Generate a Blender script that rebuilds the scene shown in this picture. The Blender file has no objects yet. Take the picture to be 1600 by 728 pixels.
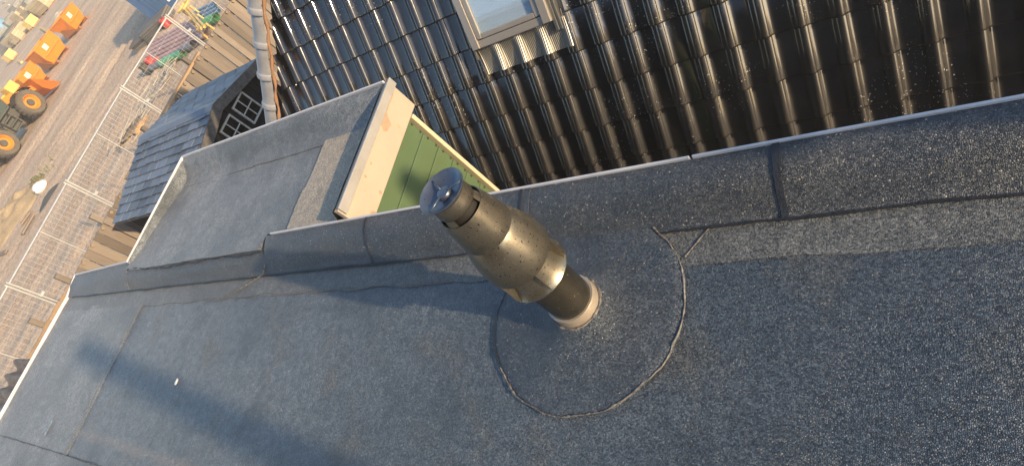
import bpy, bmesh, math, random
from mathutils import Vector, Matrix, noise
random.seed(7)
S = bpy.context.scene
COL = S.collection
PI = math.pi
V = Vector

# ---------------------------------------------------------------- camera, sky, sun, exposure
cd = bpy.data.cameras.new('camera')
cam = bpy.data.objects.new('camera', cd)
COL.objects.link(cam)
RIGHT = V((0.78984024, 0.21600989, -0.57401404)).normalized()
FWD = V((-0.60478326, 0.42986033, -0.67041577)).normalized()
DOWN = FWD.cross(RIGHT)
CAM = V((0, 0, 1.6))
F_PX = 978.87                                   # focal length in pixels of the 1600 px wide photograph
cam.matrix_world = Matrix(((RIGHT.x, -DOWN.x, -FWD.x, CAM.x), (RIGHT.y, -DOWN.y, -FWD.y, CAM.y),
                           (RIGHT.z, -DOWN.z, -FWD.z, CAM.z), (0, 0, 0, 1)))
cd.sensor_width = 36.0
cd.lens = F_PX / 1600 * 36
cd.clip_start = 0.02
cd.clip_end = 2000
S.camera = cam

SUN_EL, SUN_AZ = math.radians(18.0), math.radians(98.5)
world = bpy.data.worlds.new('World')
S.world = world
world.use_nodes = True
nt = world.node_tree
sky = nt.nodes.new('ShaderNodeTexSky')
sky.sky_type = 'NISHITA'
sky.sun_disc = False
sky.sun_elevation = SUN_EL
sky.sun_rotation = SUN_AZ
sky.ozone_density = 1.4
nt.links.new(sky.outputs[0], nt.nodes['Background'].inputs[0])
nt.nodes['Background'].inputs[1].default_value = 0.15
sl = bpy.data.lights.new('sun', 'SUN')
sl.energy = 4.1
sl.angle = math.radians(1.1)
sl.color = (1.0, 0.73, 0.45)
sun = bpy.data.objects.new('sun', sl)
COL.objects.link(sun)
sun_dir = V((math.sin(SUN_AZ) * math.cos(SUN_EL), math.cos(SUN_AZ) * math.cos(SUN_EL), math.sin(SUN_EL)))
sun.rotation_euler = sun_dir.to_track_quat('Z', 'Y').to_euler()
S.view_settings.view_transform = 'Standard'
S.view_settings.look = 'None'
S.view_settings.exposure = 0.80
S.view_settings.gamma = 1.0

GZ = -3.3                                        # yard level below the flat roof


def spot(px, py, z=GZ):
    """Survey point: where the sight line through a photograph pixel meets a level plane."""
    d = RIGHT * (px - 800) + DOWN * (py - 364) + FWD * F_PX
    return CAM + d * ((z - CAM.z) / d.z)


def to_px(p):
    q = V(p) - CAM
    w = q.dot(FWD)
    if w < 0.05:
        return (-9999, -9999)
    return (q.dot(RIGHT) / w * F_PX + 800, q.dot(DOWN) / w * F_PX + 364)


# ---------------------------------------------------------------- materials
MATS = {}


def mat(name, base, rough=0.6, metal=0.0, spec=0.5, coat=0.0, var=0.0, noise_scale=6.0, noise_mix=None, noise_amt=0.5,
        bump=0.0, bump_scale=60.0, bump_dist=0.004, stretch=None, coat_rough=0.05, coat_ior=1.5):
    """Principled material; colour drifts between base and noise_mix by noise, with per-object variation."""
    m = bpy.data.materials.new(name)
    m.use_nodes = True
    t = m.node_tree
    N, L = t.nodes, t.links
    b = N['Principled BSDF']
    b.inputs['Roughness'].default_value = rough
    b.inputs['Metallic'].default_value = metal
    b.inputs['Specular IOR Level'].default_value = spec
    b.inputs['Coat Weight'].default_value = coat
    b.inputs['Coat Roughness'].default_value = coat_rough
    b.inputs['Coat IOR'].default_value = coat_ior
    b.inputs['Base Color'].default_value = (*base, 1)
    tc = N.new('ShaderNodeTexCoord')
    mp = N.new('ShaderNodeMapping')
    L.new(tc.outputs['Object'], mp.inputs[0])
    if stretch:
        mp.inputs['Scale'].default_value = stretch
    col = None
    if noise_mix:
        nz = N.new('ShaderNodeTexNoise')
        nz.inputs['Scale'].default_value = noise_scale
        nz.inputs['Detail'].default_value = 6
        nz.inputs['Roughness'].default_value = 0.65
        L.new(mp.outputs[0], nz.inputs['Vector'])
        r = N.new('ShaderNodeMapRange')
        r.inputs[1].default_value = 0.5 - noise_amt / 2
        r.inputs[2].default_value = 0.5 + noise_amt / 2
        L.new(nz.outputs[0], r.inputs[0])
        mx = N.new('ShaderNodeMix')
        mx.data_type = 'RGBA'
        mx.inputs[6].default_value = (*base, 1)
        mx.inputs[7].default_value = (*noise_mix, 1)
        L.new(r.outputs[0], mx.inputs[0])
        col = mx.outputs[2]
    if var:
        oi = N.new('ShaderNodeObjectInfo')
        r2 = N.new('ShaderNodeMapRange')
        r2.inputs[3].default_value = 1 - var
        r2.inputs[4].default_value = 1 + var
        L.new(oi.outputs['Random'], r2.inputs[0])
        hs = N.new('ShaderNodeHueSaturation')
        L.new(r2.outputs[0], hs.inputs['Value'])
        if col is None:
            hs.inputs['Color'].default_value = (*base, 1)
        else:
            L.new(col, hs.inputs['Color'])
        col = hs.outputs[0]
    if col is not None:
        L.new(col, b.inputs['Base Color'])
    if bump:
        nb = N.new('ShaderNodeTexNoise')
        nb.inputs['Scale'].default_value = bump_scale
        nb.inputs['Detail'].default_value = 5
        L.new(mp.outputs[0], nb.inputs['Vector'])
        bp = N.new('ShaderNodeBump')
        bp.inputs['Strength'].default_value = bump
        bp.inputs['Distance'].default_value = bump_dist
        L.new(nb.outputs[0], bp.inputs['Height'])
        L.new(bp.outputs[0], b.inputs['Normal'])
    MATS[name] = m
    return m


def felt(name, dark, light, wash_scale=1.3, wash=(0.35, 0.65), grain=280.0, sparkle=0.991, rough=0.45, tint=None, bump=0.7, streaks=(), facet=0.42, fade=None):
    """Mineral-surfaced bitumen felt: grit of single grains, pale weathering and a few bright flakes."""
    m = bpy.data.materials.new(name)
    m.use_nodes = True
    t = m.node_tree
    N, L = t.nodes, t.links
    b = N['Principled BSDF']
    b.inputs['Roughness'].default_value = rough
    b.inputs['Specular IOR Level'].default_value = 0.62
    b.inputs['Sheen Weight'].default_value = 0.2
    b.inputs['Sheen Roughness'].default_value = 0.45
    b.inputs['Sheen Tint'].default_value = (0.8, 0.88, 1.0, 1)
    tc = N.new('ShaderNodeTexCoord')

    def nz(scale, detail=5, rgh=0.6):
        n = N.new('ShaderNodeTexNoise')
        n.inputs['Scale'].default_value = scale
        n.inputs['Detail'].default_value = detail
        n.inputs['Roughness'].default_value = rgh
        L.new(tc.outputs['Object'], n.inputs['Vector'])
        return n.outputs[0]

    def rng(s, a, c, lo=0.0, hi=1.0):
        r = N.new('ShaderNodeMapRange')
        r.inputs[1].default_value, r.inputs[2].default_value = a, c
        r.inputs[3].default_value, r.inputs[4].default_value = lo, hi
        L.new(s, r.inputs[0])
        return r.outputs[0]

    def mix(f, a, c, mode='MIX'):
        x = N.new('ShaderNodeMix')
        x.data_type = 'RGBA'
        x.blend_type = mode
        for i, s in ((0, f), (6, a), (7, c)):
            if isinstance(s, (int, float)):
                x.inputs[i].default_value = s
            elif isinstance(s, tuple):
                x.inputs[i].default_value = (*s, 1)
            else:
                L.new(s, x.inputs[i])
        return x.outputs[2]

    w = rng(nz(wash_scale, 6, 0.62), *wash)
    if fade:                                           # paler towards the far end: grazing light painted into the colour
        sx = N.new('ShaderNodeSeparateXYZ')
        L.new(tc.outputs['Object'], sx.inputs[0])
        wa = N.new('ShaderNodeMath'); wa.operation = 'MULTIPLY_ADD'
        L.new(w, wa.inputs[0]); wa.inputs[1].default_value = 0.5
        L.new(rng(sx.outputs[0], fade[0], fade[1], -0.05, 0.85), wa.inputs[2])
        w = wa.outputs[0]
    c = mix(w, dark, light)
    if tint:
        c = mix(rng(nz(3.1, 4), 0.52, 0.72, 0, 0.8), c, tint)
    c = mix(rng(nz(26.0, 4), 0.3, 0.7, 0.0, 0.7), c, tuple(x * 0.62 for x in dark))
    c = mix(rng(nz(2.3, 5, 0.6), 0.54, 0.66, 0.0, 0.5), c, tuple(x * 0.45 for x in dark))          # damp blotches
    gr = rng(nz(115.0, 3, 0.75), 0.32, 0.68, 0.62, 1.42)
    gc = N.new('ShaderNodeCombineColor')
    for i in range(3):
        L.new(gr, gc.inputs[i])
    c = mix(1.0, c, gc.outputs[0], 'MULTIPLY')
    for (x0, y0), (x1, y1), hw, soft, colr, amt in streaks:            # streaks of reflected light painted into the colour
        s2 = N.new('ShaderNodeSeparateXYZ')
        L.new(tc.outputs['Object'], s2.inputs[0])
        d = math.hypot(x1 - x0, y1 - y0)
        ux, uy = (x1 - x0) / d, (y1 - y0) / d

        def lin(a, b_, c_, src):
            p = N.new('ShaderNodeVectorMath'); p.operation = 'DOT_PRODUCT'
            p.inputs[1].default_value = (a, b_, 0)
            L.new(src, p.inputs[0])
            q = N.new('ShaderNodeMath'); q.operation = 'ADD'; q.inputs[1].default_value = c_
            L.new(p.outputs['Value'], q.inputs[0])
            return q.outputs[0]

        def math_(op, a, b_=None):
            q = N.new('ShaderNodeMath'); q.operation = op
            for i_, s_ in ((0, a), (1, b_)):
                if s_ is None:
                    continue
                if isinstance(s_, (int, float)):
                    q.inputs[i_].default_value = s_
                else:
                    L.new(s_, q.inputs[i_])
            return q.outputs[0]
        along = lin(ux, uy, -(ux * x0 + uy * y0), tc.outputs['Object'])
        across = math_('ABSOLUTE', lin(-uy, ux, uy * x0 - ux * y0, tc.outputs['Object']))
        wob = math_('MULTIPLY', nz(5.0, 4), soft * 1.6)
        f1 = rng(math_('ADD', across, wob), hw + soft * 0.8 - soft / 2, hw + soft * 0.8 + soft / 2, 1, 0)
        f2 = math_('MULTIPLY', rng(along, -0.25, 0.15), rng(along, d - 0.15, d + 0.25, 1, 0))
        c = mix(math_('MULTIPLY', math_('MULTIPLY', f1, f2), amt), c, colr)
    vo = N.new('ShaderNodeTexVoronoi')
    vo.inputs['Scale'].default_value = grain
    L.new(tc.outputs['Object'], vo.inputs['Vector'])
    sp = N.new('ShaderNodeSeparateColor')
    L.new(vo.outputs['Color'], sp.inputs[0])
    g = rng(sp.outputs[0], 0.0, 1.0, 0.42, 1.5)
    gm = N.new('ShaderNodeCombineColor')
    for i in range(3):
        L.new(g, gm.inputs[i])
    c = mix(1.0, c, gm.outputs[0], 'MULTIPLY')
    c = mix(rng(sp.outputs[1], sparkle, sparkle + 0.012, 0, 0.75), c, (0.42, 0.38, 0.31))
    L.new(c, b.inputs['Base Color'])
    ad = N.new('ShaderNodeMath')
    ad.operation = 'ADD'
    L.new(rng(vo.outputs['Distance'], 0.0, 0.8, 1.0, 0.0), ad.inputs[0])
    L.new(rng(sp.outputs[2], 0, 1, 0, 1.2), ad.inputs[1])
    bp = N.new('ShaderNodeBump')
    bp.inputs['Strength'].default_value = bump
    bp.inputs['Distance'].default_value = 0.0025
    L.new(ad.outputs[0], bp.inputs['Height'])
    # every grain tilts its own way, so single grains glint in low sun
    jt = N.new('ShaderNodeVectorMath'); jt.operation = 'SUBTRACT'
    L.new(vo.outputs['Color'], jt.inputs[0]); jt.inputs[1].default_value = (0.5, 0.5, 0.5)
    js = N.new('ShaderNodeVectorMath'); js.operation = 'SCALE'; js.inputs['Scale'].default_value = facet
    L.new(jt.outputs[0], js.inputs[0])
    ja = N.new('ShaderNodeVectorMath'); ja.operation = 'ADD'
    L.new(bp.outputs[0], ja.inputs[0]); L.new(js.outputs[0], ja.inputs[1])
    jn = N.new('ShaderNodeVectorMath'); jn.operation = 'NORMALIZE'
    L.new(ja.outputs[0], jn.inputs[0])
    L.new(jn.outputs[0], b.inputs['Normal'])
    MATS[name] = m
    return m


def speck(m, scale, thr, color, rough=None):
    """Scattered specks of dirt over an existing material's colour."""
    t = m.node_tree
    N, L = t.nodes, t.links
    b = N['Principled BSDF']
    tc = N.new('ShaderNodeTexCoord')
    n = N.new('ShaderNodeTexNoise')
    n.inputs['Scale'].default_value = scale
    n.inputs['Detail'].default_value = 2
    L.new(tc.outputs['Object'], n.inputs['Vector'])
    r = N.new('ShaderNodeMapRange')
    r.inputs[1].default_value, r.inputs[2].default_value = thr, thr + 0.02
    L.new(n.outputs[0], r.inputs[0])
    x = N.new('ShaderNodeMix')
    x.data_type = 'RGBA'
    L.new(r.outputs[0], x.inputs[0])
    if b.inputs['Base Color'].is_linked:
        L.new(b.inputs['Base Color'].links[0].from_socket, x.inputs[6])
    else:
        x.inputs[6].default_value = b.inputs['Base Color'].default_value
    x.inputs[7].default_value = (*color, 1)
    L.new(x.outputs[2], b.inputs['Base Color'])
    if rough is not None:
        r3 = N.new('ShaderNodeMapRange')
        r3.inputs[3].default_value = b.inputs['Roughness'].default_value
        r3.inputs[4].default_value = rough
        L.new(r.outputs[0], r3.inputs[0])
        L.new(r3.outputs[0], b.inputs['Roughness'])


LIGHT_STREAK = ((-4.55, 0.012), (-3.0, -0.03), 0.022, 0.035, (0.27, 0.225, 0.175), 0.3)  # warm reflected light painted into the felt as a tan streak
F_MAIN = felt('felt_main', (0.028, 0.049, 0.073), (0.145, 0.173, 0.190), 0.9, (0.36, 0.68), streaks=(LIGHT_STREAK,), fade=(-0.6, -4.2), tint=(0.105, 0.10, 0.075))
F_OLD = felt('felt_weathered', (0.088, 0.106, 0.116), (0.235, 0.255, 0.26), 1.9, (0.35, 0.62), streaks=(LIGHT_STREAK,))
F_STRIP = felt('felt_pale_strip', (0.075, 0.085, 0.085), (0.155, 0.165, 0.16), 3.0, (0.3, 0.7))
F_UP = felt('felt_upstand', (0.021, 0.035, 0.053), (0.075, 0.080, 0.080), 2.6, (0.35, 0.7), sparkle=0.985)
F_PATCH = felt('felt_patch', (0.025, 0.042, 0.064), (0.080, 0.097, 0.110), 3.0, (0.35, 0.7), sparkle=0.986)
F_TAN = felt('felt_tan', (0.30, 0.255, 0.18), (0.42, 0.36, 0.26), 3.0, (0.35, 0.7))
BITUMEN = mat('bitumen', (0.010, 0.014, 0.021), 0.5, noise_mix=(0.028, 0.032, 0.038), noise_scale=30, bump=0.8, bump_scale=90)
def dust(m):
    """World-space dust, dulled patches and small droppings over the glazed tiles."""
    t = m.node_tree
    N, L = t.nodes, t.links
    b = N['Principled BSDF']
    g = N.new('ShaderNodeNewGeometry')

    def noi(scale, detail, a, c, lo, hi):
        n = N.new('ShaderNodeTexNoise')
        n.inputs['Scale'].default_value = scale
        n.inputs['Detail'].default_value = detail
        L.new(g.outputs['Position'], n.inputs['Vector'])
        r = N.new('ShaderNodeMapRange')
        for i_, v_ in ((1, a), (2, c), (3, lo), (4, hi)):
            r.inputs[i_].default_value = v_
        L.new(n.outputs[0], r.inputs[0])
        return r.outputs[0]
    d = noi(5.0, 6, 0.45, 0.75, 0.0, 0.55)
    x = N.new('ShaderNodeMix'); x.data_type = 'RGBA'
    L.new(d, x.inputs[0])
    L.new(b.inputs['Base Color'].links[0].from_socket, x.inputs[6])
    x.inputs[7].default_value = (0.035, 0.031, 0.025, 1)
    f = N.new('ShaderNodeMath'); f.operation = 'MULTIPLY'
    L.new(noi(75.0, 2, 0.68, 0.70, 0.0, 1.0), f.inputs[0]); L.new(noi(1.6, 3, 0.53, 0.60, 0.0, 1.0), f.inputs[1])
    y = N.new('ShaderNodeMix'); y.data_type = 'RGBA'
    L.new(f.outputs[0], y.inputs[0]); L.new(x.outputs[2], y.inputs[6])
    y.inputs[7].default_value = (0.5, 0.5, 0.47, 1)
    L.new(y.outputs[2], b.inputs['Base Color'])
    L.new(noi(7.0, 5, 0.35, 0.75, 0.05, 0.17), b.inputs['Coat Roughness'])


BEAD = mat('grit_bead', (0.055, 0.055, 0.055), 0.7, noise_mix=(0.24, 0.22, 0.19), noise_scale=60, noise_amt=0.3, bump=1.0, bump_scale=150)
TRIM_W = mat('white_trim', (0.58, 0.60, 0.64), 0.4, noise_mix=(0.46, 0.47, 0.49), noise_scale=9, noise_amt=0.4)
TRIM_G = mat('grey_trim', (0.42, 0.42, 0.40), 0.45, metal=0.3, noise_mix=(0.32, 0.31, 0.29), noise_scale=8)
FLUE = mat('flue_metal', (0.29, 0.268, 0.215), 0.29, metal=0.88, noise_mix=(0.17, 0.156, 0.122), noise_scale=9, noise_amt=0.5, bump=0.06, bump_scale=300)
speck(FLUE, 170.0, 0.66, (0.022, 0.018, 0.012), 0.7)
speck(FLUE, 210.0, 0.69, (0.42, 0.38, 0.30), 0.4)
FLUE_LOW = mat('flue_pipe_metal', (0.18, 0.165, 0.13), 0.27, metal=0.88, noise_mix=(0.085, 0.078, 0.06), noise_scale=11, noise_amt=0.45)
speck(FLUE_LOW, 95.0, 0.70, (0.32, 0.27, 0.2), 0.7)
FLUE_IN = mat('flue_dark', (0.015, 0.014, 0.013), 0.6)
CAPM = mat('flue_cap', (0.175, 0.20, 0.24), 0.36, metal=0.8, noise_mix=(0.12, 0.14, 0.17), noise_scale=20)
speck(CAPM, 110.0, 0.70, (0.05, 0.045, 0.04), 0.8)
COLLAR = mat('flue_collar', (0.62, 0.54, 0.42), 0.28, metal=0.55, noise_mix=(0.42, 0.36, 0.28), noise_scale=18, stretch=(1, 1, 4))
CREAM = mat('cream_paint', (0.44, 0.37, 0.285), 0.45, noise_mix=(0.385, 0.32, 0.245), noise_scale=4)
CREAM2 = mat('cream_trim', (0.58, 0.48, 0.32), 0.4)
GREEN = mat('green_paint', (0.085, 0.142, 0.074), 0.42, noise_mix=(0.080, 0.122, 0.058), noise_scale=5, var=0.05, bump=0.05, bump_scale=40)
NAIL = mat('nail_head', (0.03, 0.03, 0.028), 0.5)
TILE = mat('glazed_tile', (0.005, 0.0055, 0.0065), 0.5, spec=0.3, coat=1.0, coat_rough=0.075, coat_ior=1.7, var=0.25, noise_mix=(0.009, 0.009, 0.009), noise_scale=4, bump=0.03, bump_scale=14)
dust(TILE)
HIP = mat('hip_tile', (0.32, 0.335, 0.36), 0.30, spec=0.6, noise_mix=(0.17, 0.17, 0.175), noise_scale=5)
MORTAR = mat('hip_mortar', (0.38, 0.20, 0.10), 0.9, noise_mix=(0.25, 0.15, 0.09), noise_scale=14, bump=0.7, bump_scale=30)
UNDER = mat('roof_underlay', (0.012, 0.011, 0.011), 0.9)
BRICK_W = mat('house_render', (0.30, 0.27, 0.24), 0.9, noise_mix=(0.22, 0.19, 0.17), noise_scale=3, bump=0.3, bump_scale=40)
mat('dark_brick', (0.10, 0.062, 0.048), 0.9, noise_mix=(0.07, 0.045, 0.036), noise_scale=3)
FRAME = mat('window_frame', (0.42, 0.39, 0.34), 0.38, metal=0.35, noise_mix=(0.36, 0.34, 0.30), noise_scale=10)
FLASH = mat('lead_flashing', (0.27, 0.265, 0.235), 0.36, metal=0.75, noise_mix=(0.24, 0.235, 0.21), noise_scale=12)
PALE_BACK = mat('pale_back', (0.72, 0.78, 0.84), 0.7)
SHINGLE = mat('slate_shingle', (0.085, 0.112, 0.15), 0.5, var=0.4, noise_mix=(0.13, 0.155, 0.19), noise_scale=7, bump=0.5, bump_scale=90)
BARGE = mat('dark_barge', (0.045, 0.043, 0.042), 0.75, noise_mix=(0.16, 0.15, 0.14), noise_scale=9, noise_amt=0.35, bump=0.5, bump_scale=50)
SHEDW = mat('black_boarding', (0.004, 0.006, 0.0065), 0.85, spec=0.25, noise_mix=(0.007, 0.008, 0.008), noise_scale=8)
WINF = mat('pale_window_paint', (0.80, 0.79, 0.73), 0.6, noise_mix=(0.4, 0.38, 0.32), noise_scale=20)
WOOD = mat('weathered_wood', (0.165, 0.138, 0.112), 0.85, var=0.35, noise_mix=(0.215, 0.185, 0.15), noise_scale=5, noise_amt=0.4, stretch=(8, 8, 0.8), bump=0.6, bump_scale=12, bump_dist=0.006)
WOOD2 = mat('new_wood', (0.44, 0.29, 0.155), 0.75, var=0.12, noise_mix=(0.36, 0.24, 0.13), noise_scale=5, stretch=(6, 1, 6), bump=0.3, bump_scale=14)
WOOD3 = mat('tan_wood', (0.30, 0.215, 0.135), 0.8, var=0.15, noise_mix=(0.24, 0.175, 0.115), noise_scale=5, stretch=(8, 8, 0.8), bump=0.3, bump_scale=14)
GALV = mat('galvanised', (0.66, 0.66, 0.64), 0.4, metal=0.5, noise_mix=(0.55, 0.55, 0.53), noise_scale=12)
CONC = mat('concrete', (0.34, 0.33, 0.31), 0.9, noise_mix=(0.26, 0.25, 0.235), noise_scale=8, bump=0.4, bump_scale=40)
FIBRE = mat('fibre_cement', (0.50, 0.47, 0.43), 0.9, noise_mix=(0.22, 0.21, 0.195), noise_scale=6, bump=0.4, bump_scale=60)
ORANGE = mat('orange_paint', (0.78, 0.25, 0.022), 0.42, noise_mix=(0.66, 0.21, 0.025), noise_scale=3, var=0.05)
ORANGE_D = mat('orange_worn', (0.38, 0.145, 0.035), 0.7, noise_mix=(0.22, 0.11, 0.05), noise_scale=6)
YELLOW = mat('yellow_paint', (0.75, 0.50, 0.12), 0.55, noise_mix=(0.6, 0.40, 0.12), noise_scale=5)
LABELW = mat('white_label', (0.78, 0.74, 0.64), 0.6)
INK = mat('label_ink', (0.30, 0.27, 0.24), 0.7)
RUBBER = mat('tyre_rubber', (0.075, 0.066, 0.052), 0.9, noise_mix=(0.14, 0.12, 0.09), noise_scale=6, bump=0.4, bump_scale=20)
MACH = mat('machine_dark', (0.05, 0.055, 0.05), 0.6, noise_mix=(0.11, 0.105, 0.085), noise_scale=5)
CABGL = mat('cab_glass', (0.06, 0.085, 0.07), 0.06, spec=0.6)
DARKGL = mat('dark_glass', (0.004, 0.005, 0.005), 0.05, spec=0.6)
BLUEC = mat('blue_container', (0.008, 0.052, 0.15), 0.5, noise_mix=(0.01, 0.062, 0.175), noise_scale=2)
WHITEP = mat('white_panel', (0.74, 0.75, 0.74), 0.5)
PINK = mat('pink_pipe', (0.58, 0.36, 0.32), 0.5, var=0.1, noise_mix=(0.40, 0.27, 0.24), noise_scale=2)
GREYP = mat('grey_pipe', (0.17, 0.18, 0.19), 0.5, noise_mix=(0.22, 0.23, 0.23), noise_scale=2)
GREENP = mat('green_pipe', (0.10, 0.42, 0.16), 0.5, noise_mix=(0.13, 0.46, 0.19), noise_scale=2)
BLUEP = mat('blue_pipe', (0.16, 0.33, 0.50), 0.5)
REDP = mat('red_plastic', (0.45, 0.07, 0.06), 0.5)
PLATE = mat('grey_plate', (0.11, 0.11, 0.105), 0.75, var=0.2, noise_mix=(0.16, 0.155, 0.145), noise_scale=4)
PAVER = mat('tan_paver', (0.50, 0.41, 0.26), 0.85, var=0.16, noise_mix=(0.42, 0.345, 0.22), noise_scale=6, bump=0.4, bump_scale=10, bump_dist=0.02)
PAVER_G = mat('grey_paver', (0.27, 0.27, 0.25), 0.85, var=0.2, noise_mix=(0.2, 0.2, 0.185), noise_scale=6)
YPACK = mat('yellow_pack', (0.80, 0.58, 0.20), 0.5)
SAND = mat('sand', (0.40, 0.31, 0.19), 0.95, noise_mix=(0.30, 0.235, 0.15), noise_scale=4, bump=0.6, bump_scale=14, bump_dist=0.03)
SANDY = mat('yellow_sand', (0.58, 0.40, 0.17), 0.95, noise_mix=(0.45, 0.31, 0.15), noise_scale=4, bump=0.6, bump_scale=14, bump_dist=0.03)
RUBBLE = mat('pale_rubble', (0.46, 0.42, 0.34), 0.8, noise_mix=(0.34, 0.31, 0.26), noise_scale=4)
SMEAR = mat('pale_blue_smear', (0.30, 0.40, 0.50), 0.6, noise_mix=(0.14, 0.17, 0.2), noise_scale=60, noise_amt=0.3)
BARE = mat('bare_wood', (0.30, 0.21, 0.14), 0.8, noise_mix=(0.38, 0.28, 0.19), noise_scale=30, bump=0.4, bump_scale=60)
BAG = mat('white_bag', (0.74, 0.75, 0.78), 0.6, noise_mix=(0.64, 0.64, 0.66), noise_scale=5, bump=0.3, bump_scale=8, bump_dist=0.02)
LEAF = mat('weed_leaf', (0.13, 0.16, 0.055), 0.7, noise_mix=(0.22, 0.22, 0.09), noise_scale=3)
DEBRIS = mat('pale_twig', (0.42, 0.39, 0.33), 0.85, noise_mix=(0.34, 0.31, 0.26), noise_scale=6)


def ground_mat():
    m = bpy.data.materials.new('yard_sand')
    m.use_nodes = True
    t = m.node_tree
    N, L = t.nodes, t.links
    b = N['Principled BSDF']
    b.inputs['Roughness'].default_value = 0.95
    tc = N.new('ShaderNodeTexCoord')
    mp = N.new('ShaderNodeMapping')
    mp.inputs['Rotation'].default_value = (0, 0, math.radians(8))
    mp.inputs['Scale'].default_value = (1, 0.22, 1)
    L.new(tc.outputs['Object'], mp.inputs[0])
    n1 = N.new('ShaderNodeTexNoise'); n1.inputs['Scale'].default_value = 0.55; n1.inputs['Detail'].default_value = 8
    n1.inputs['Roughness'].default_value = 0.65
    L.new(mp.outputs[0], n1.inputs['Vector'])
    n2 = N.new('ShaderNodeTexNoise'); n2.inputs['Scale'].default_value = 9; n2.inputs['Detail'].default_value = 6
    L.new(tc.outputs['Object'], n2.inputs['Vector'])
    n3 = N.new('ShaderNodeTexNoise'); n3.inputs['Scale'].default_value = 0.05; n3.inputs['Detail'].default_value = 3
    L.new(tc.outputs['Object'], n3.inputs['Vector'])
    r = N.new('ShaderNodeValToRGB')
    e = r.color_ramp.elements
    e[0].position, e[0].color = 0.32, (0.40, 0.30, 0.21, 1)
    e[1].position, e[1].color = 0.68, (0.64, 0.495, 0.345, 1)
    x = e.new(0.5); x.color = (0.52, 0.40, 0.28, 1)
    L.new(n1.outputs[0], r.inputs[0])
    mx = N.new('ShaderNodeMix'); mx.data_type = 'RGBA'; mx.blend_type = 'OVERLAY'; mx.inputs[0].default_value = 0.55
    L.new(r.outputs[0], mx.inputs[6]); L.new(n2.outputs[0], mx.inputs[7])
    L.new(mx.outputs[2], b.inputs['Base Color'])
    bp = N.new('ShaderNodeBump'); bp.inputs['Strength'].default_value = 0.8; bp.inputs['Distance'].default_value = 0.05
    L.new(n2.outputs[0], bp.inputs['Height'])
    L.new(bp.outputs[0], b.inputs['Normal'])
    return m


GROUND = ground_mat()


def peel(m, scale, thr, color, zfall=None):
    speck(m, scale, thr, color)


peel(CREAM, 7.0, 0.70, (0.45, 0.31, 0.19))
speck(CREAM, 45.0, 0.735, (0.16, 0.10, 0.06))


# ---------------------------------------------------------------- mesh helpers
def nb():
    return bmesh.new()


def box(bm, c, s, rot=None):
    """Box centred at c with full size s."""
    M = Matrix.Translation(V(c))
    if rot is not None:
        M = M @ rot.to_4x4()
    M = M @ Matrix.Diagonal((*s, 1))
    bmesh.ops.create_cube(bm, size=1, matrix=M)
    return bm


def quad(bm, *ps):
    return bm.faces.new([bm.verts.new(p) for p in ps])


def tube(bm, pts, r, seg=8, caps=True):
    """Tube along a polyline; r a number or one per point."""
    pts = [V(p) for p in pts]
    rs = r if isinstance(r, (list, tuple)) else [r] * len(pts)
    rings = []
    for i, p in enumerate(pts):
        d = (pts[min(i + 1, len(pts) - 1)] - pts[max(i - 1, 0)]).normalized()
        u = d.orthogonal().normalized() if i == 0 else (u0 - d * u0.dot(d)).normalized()
        u0 = u
        w = d.cross(u)
        rings.append([bm.verts.new(p + (u * math.cos(2 * PI * k / seg) + w * math.sin(2 * PI * k / seg)) * rs[i]) for k in range(seg)])
    for a, b in zip(rings, rings[1:]):
        for k in range(seg):
            bm.faces.new((a[k], a[(k + 1) % seg], b[(k + 1) % seg], b[k]))
    if caps:
        bm.faces.new(rings[0][::-1]); bm.faces.new(rings[-1])
    return bm


def lathe(bm, prof, seg=48, cx=0, cy=0):
    rings = []
    for r, z in prof:
        rings.append([bm.verts.new((cx + r * math.cos(2 * PI * k / seg), cy + r * math.sin(2 * PI * k / seg), z)) for k in range(seg)])
    for a, b in zip(rings, rings[1:]):
        for k in range(seg):
            bm.faces.new((a[k], a[(k + 1) % seg], b[(k + 1) % seg], b[k]))
    return rings


def prism(bm, poly, d):
    """Extrude a planar polygon (list of points) by vector d."""
    d = V(d)
    a = [bm.verts.new(p) for p in poly]
    b = [bm.verts.new(V(p) + d) for p in poly]
    n = len(a)
    bm.faces.new(a[::-1]); bm.faces.new(b)
    for k in range(n):
        bm.faces.new((a[k], a[(k + 1) % n], b[(k + 1) % n], b[k]))
    return bm


def grid(bm, fn, nu, nv):
    vs = [[bm.verts.new(fn(i / nu, j / nv)) for i in range(nu + 1)] for j in range(nv + 1)]
    for j in range(nv):
        for i in range(nu):
            bm.faces.new((vs[j][i], vs[j][i + 1], vs[j + 1][i + 1], vs[j + 1][i]))
    return vs


def finish(bm, name, material, smooth=False, angle=None):
    bmesh.ops.recalc_face_normals(bm, faces=bm.faces)
    me = bpy.data.meshes.new(name)
    bm.to_mesh(me)
    bm.free()
    me.materials.append(material)
    if smooth:
        for p in me.polygons:
            p.use_smooth = True
        if angle is not None:
            try:
                me.set_sharp_from_angle(angle=math.radians(angle))
            except Exception:
                pass
    return me


def link(name, me, parent=None, base=None, bevel=0):
    """Link a mesh; base = world position of the parent's origin when the mesh is written in world coordinates."""
    o = bpy.data.objects.new(name, me)
    COL.objects.link(o)
    if parent is not None:
        o.parent = parent
    if base is not None:
        o.location = -V(base)
    if bevel:
        b = o.modifiers.new('bevel', 'BEVEL')
        b.width = bevel
        b.segments = 2
        b.limit_method = 'ANGLE'
    return o


def part(name, bm, material, parent, base=None, smooth=False, angle=None, bevel=0, kind=None, label=None):
    o = link(name, finish(bm, name, material, smooth, angle), parent, base, bevel)
    if kind:
        o['kind'] = kind
    if label:
        o['label'] = label
    return o


def tag(o, label, cat, group=None):
    o['label'] = label
    o['category'] = cat
    if group:
        o['group'] = group
    return o


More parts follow.
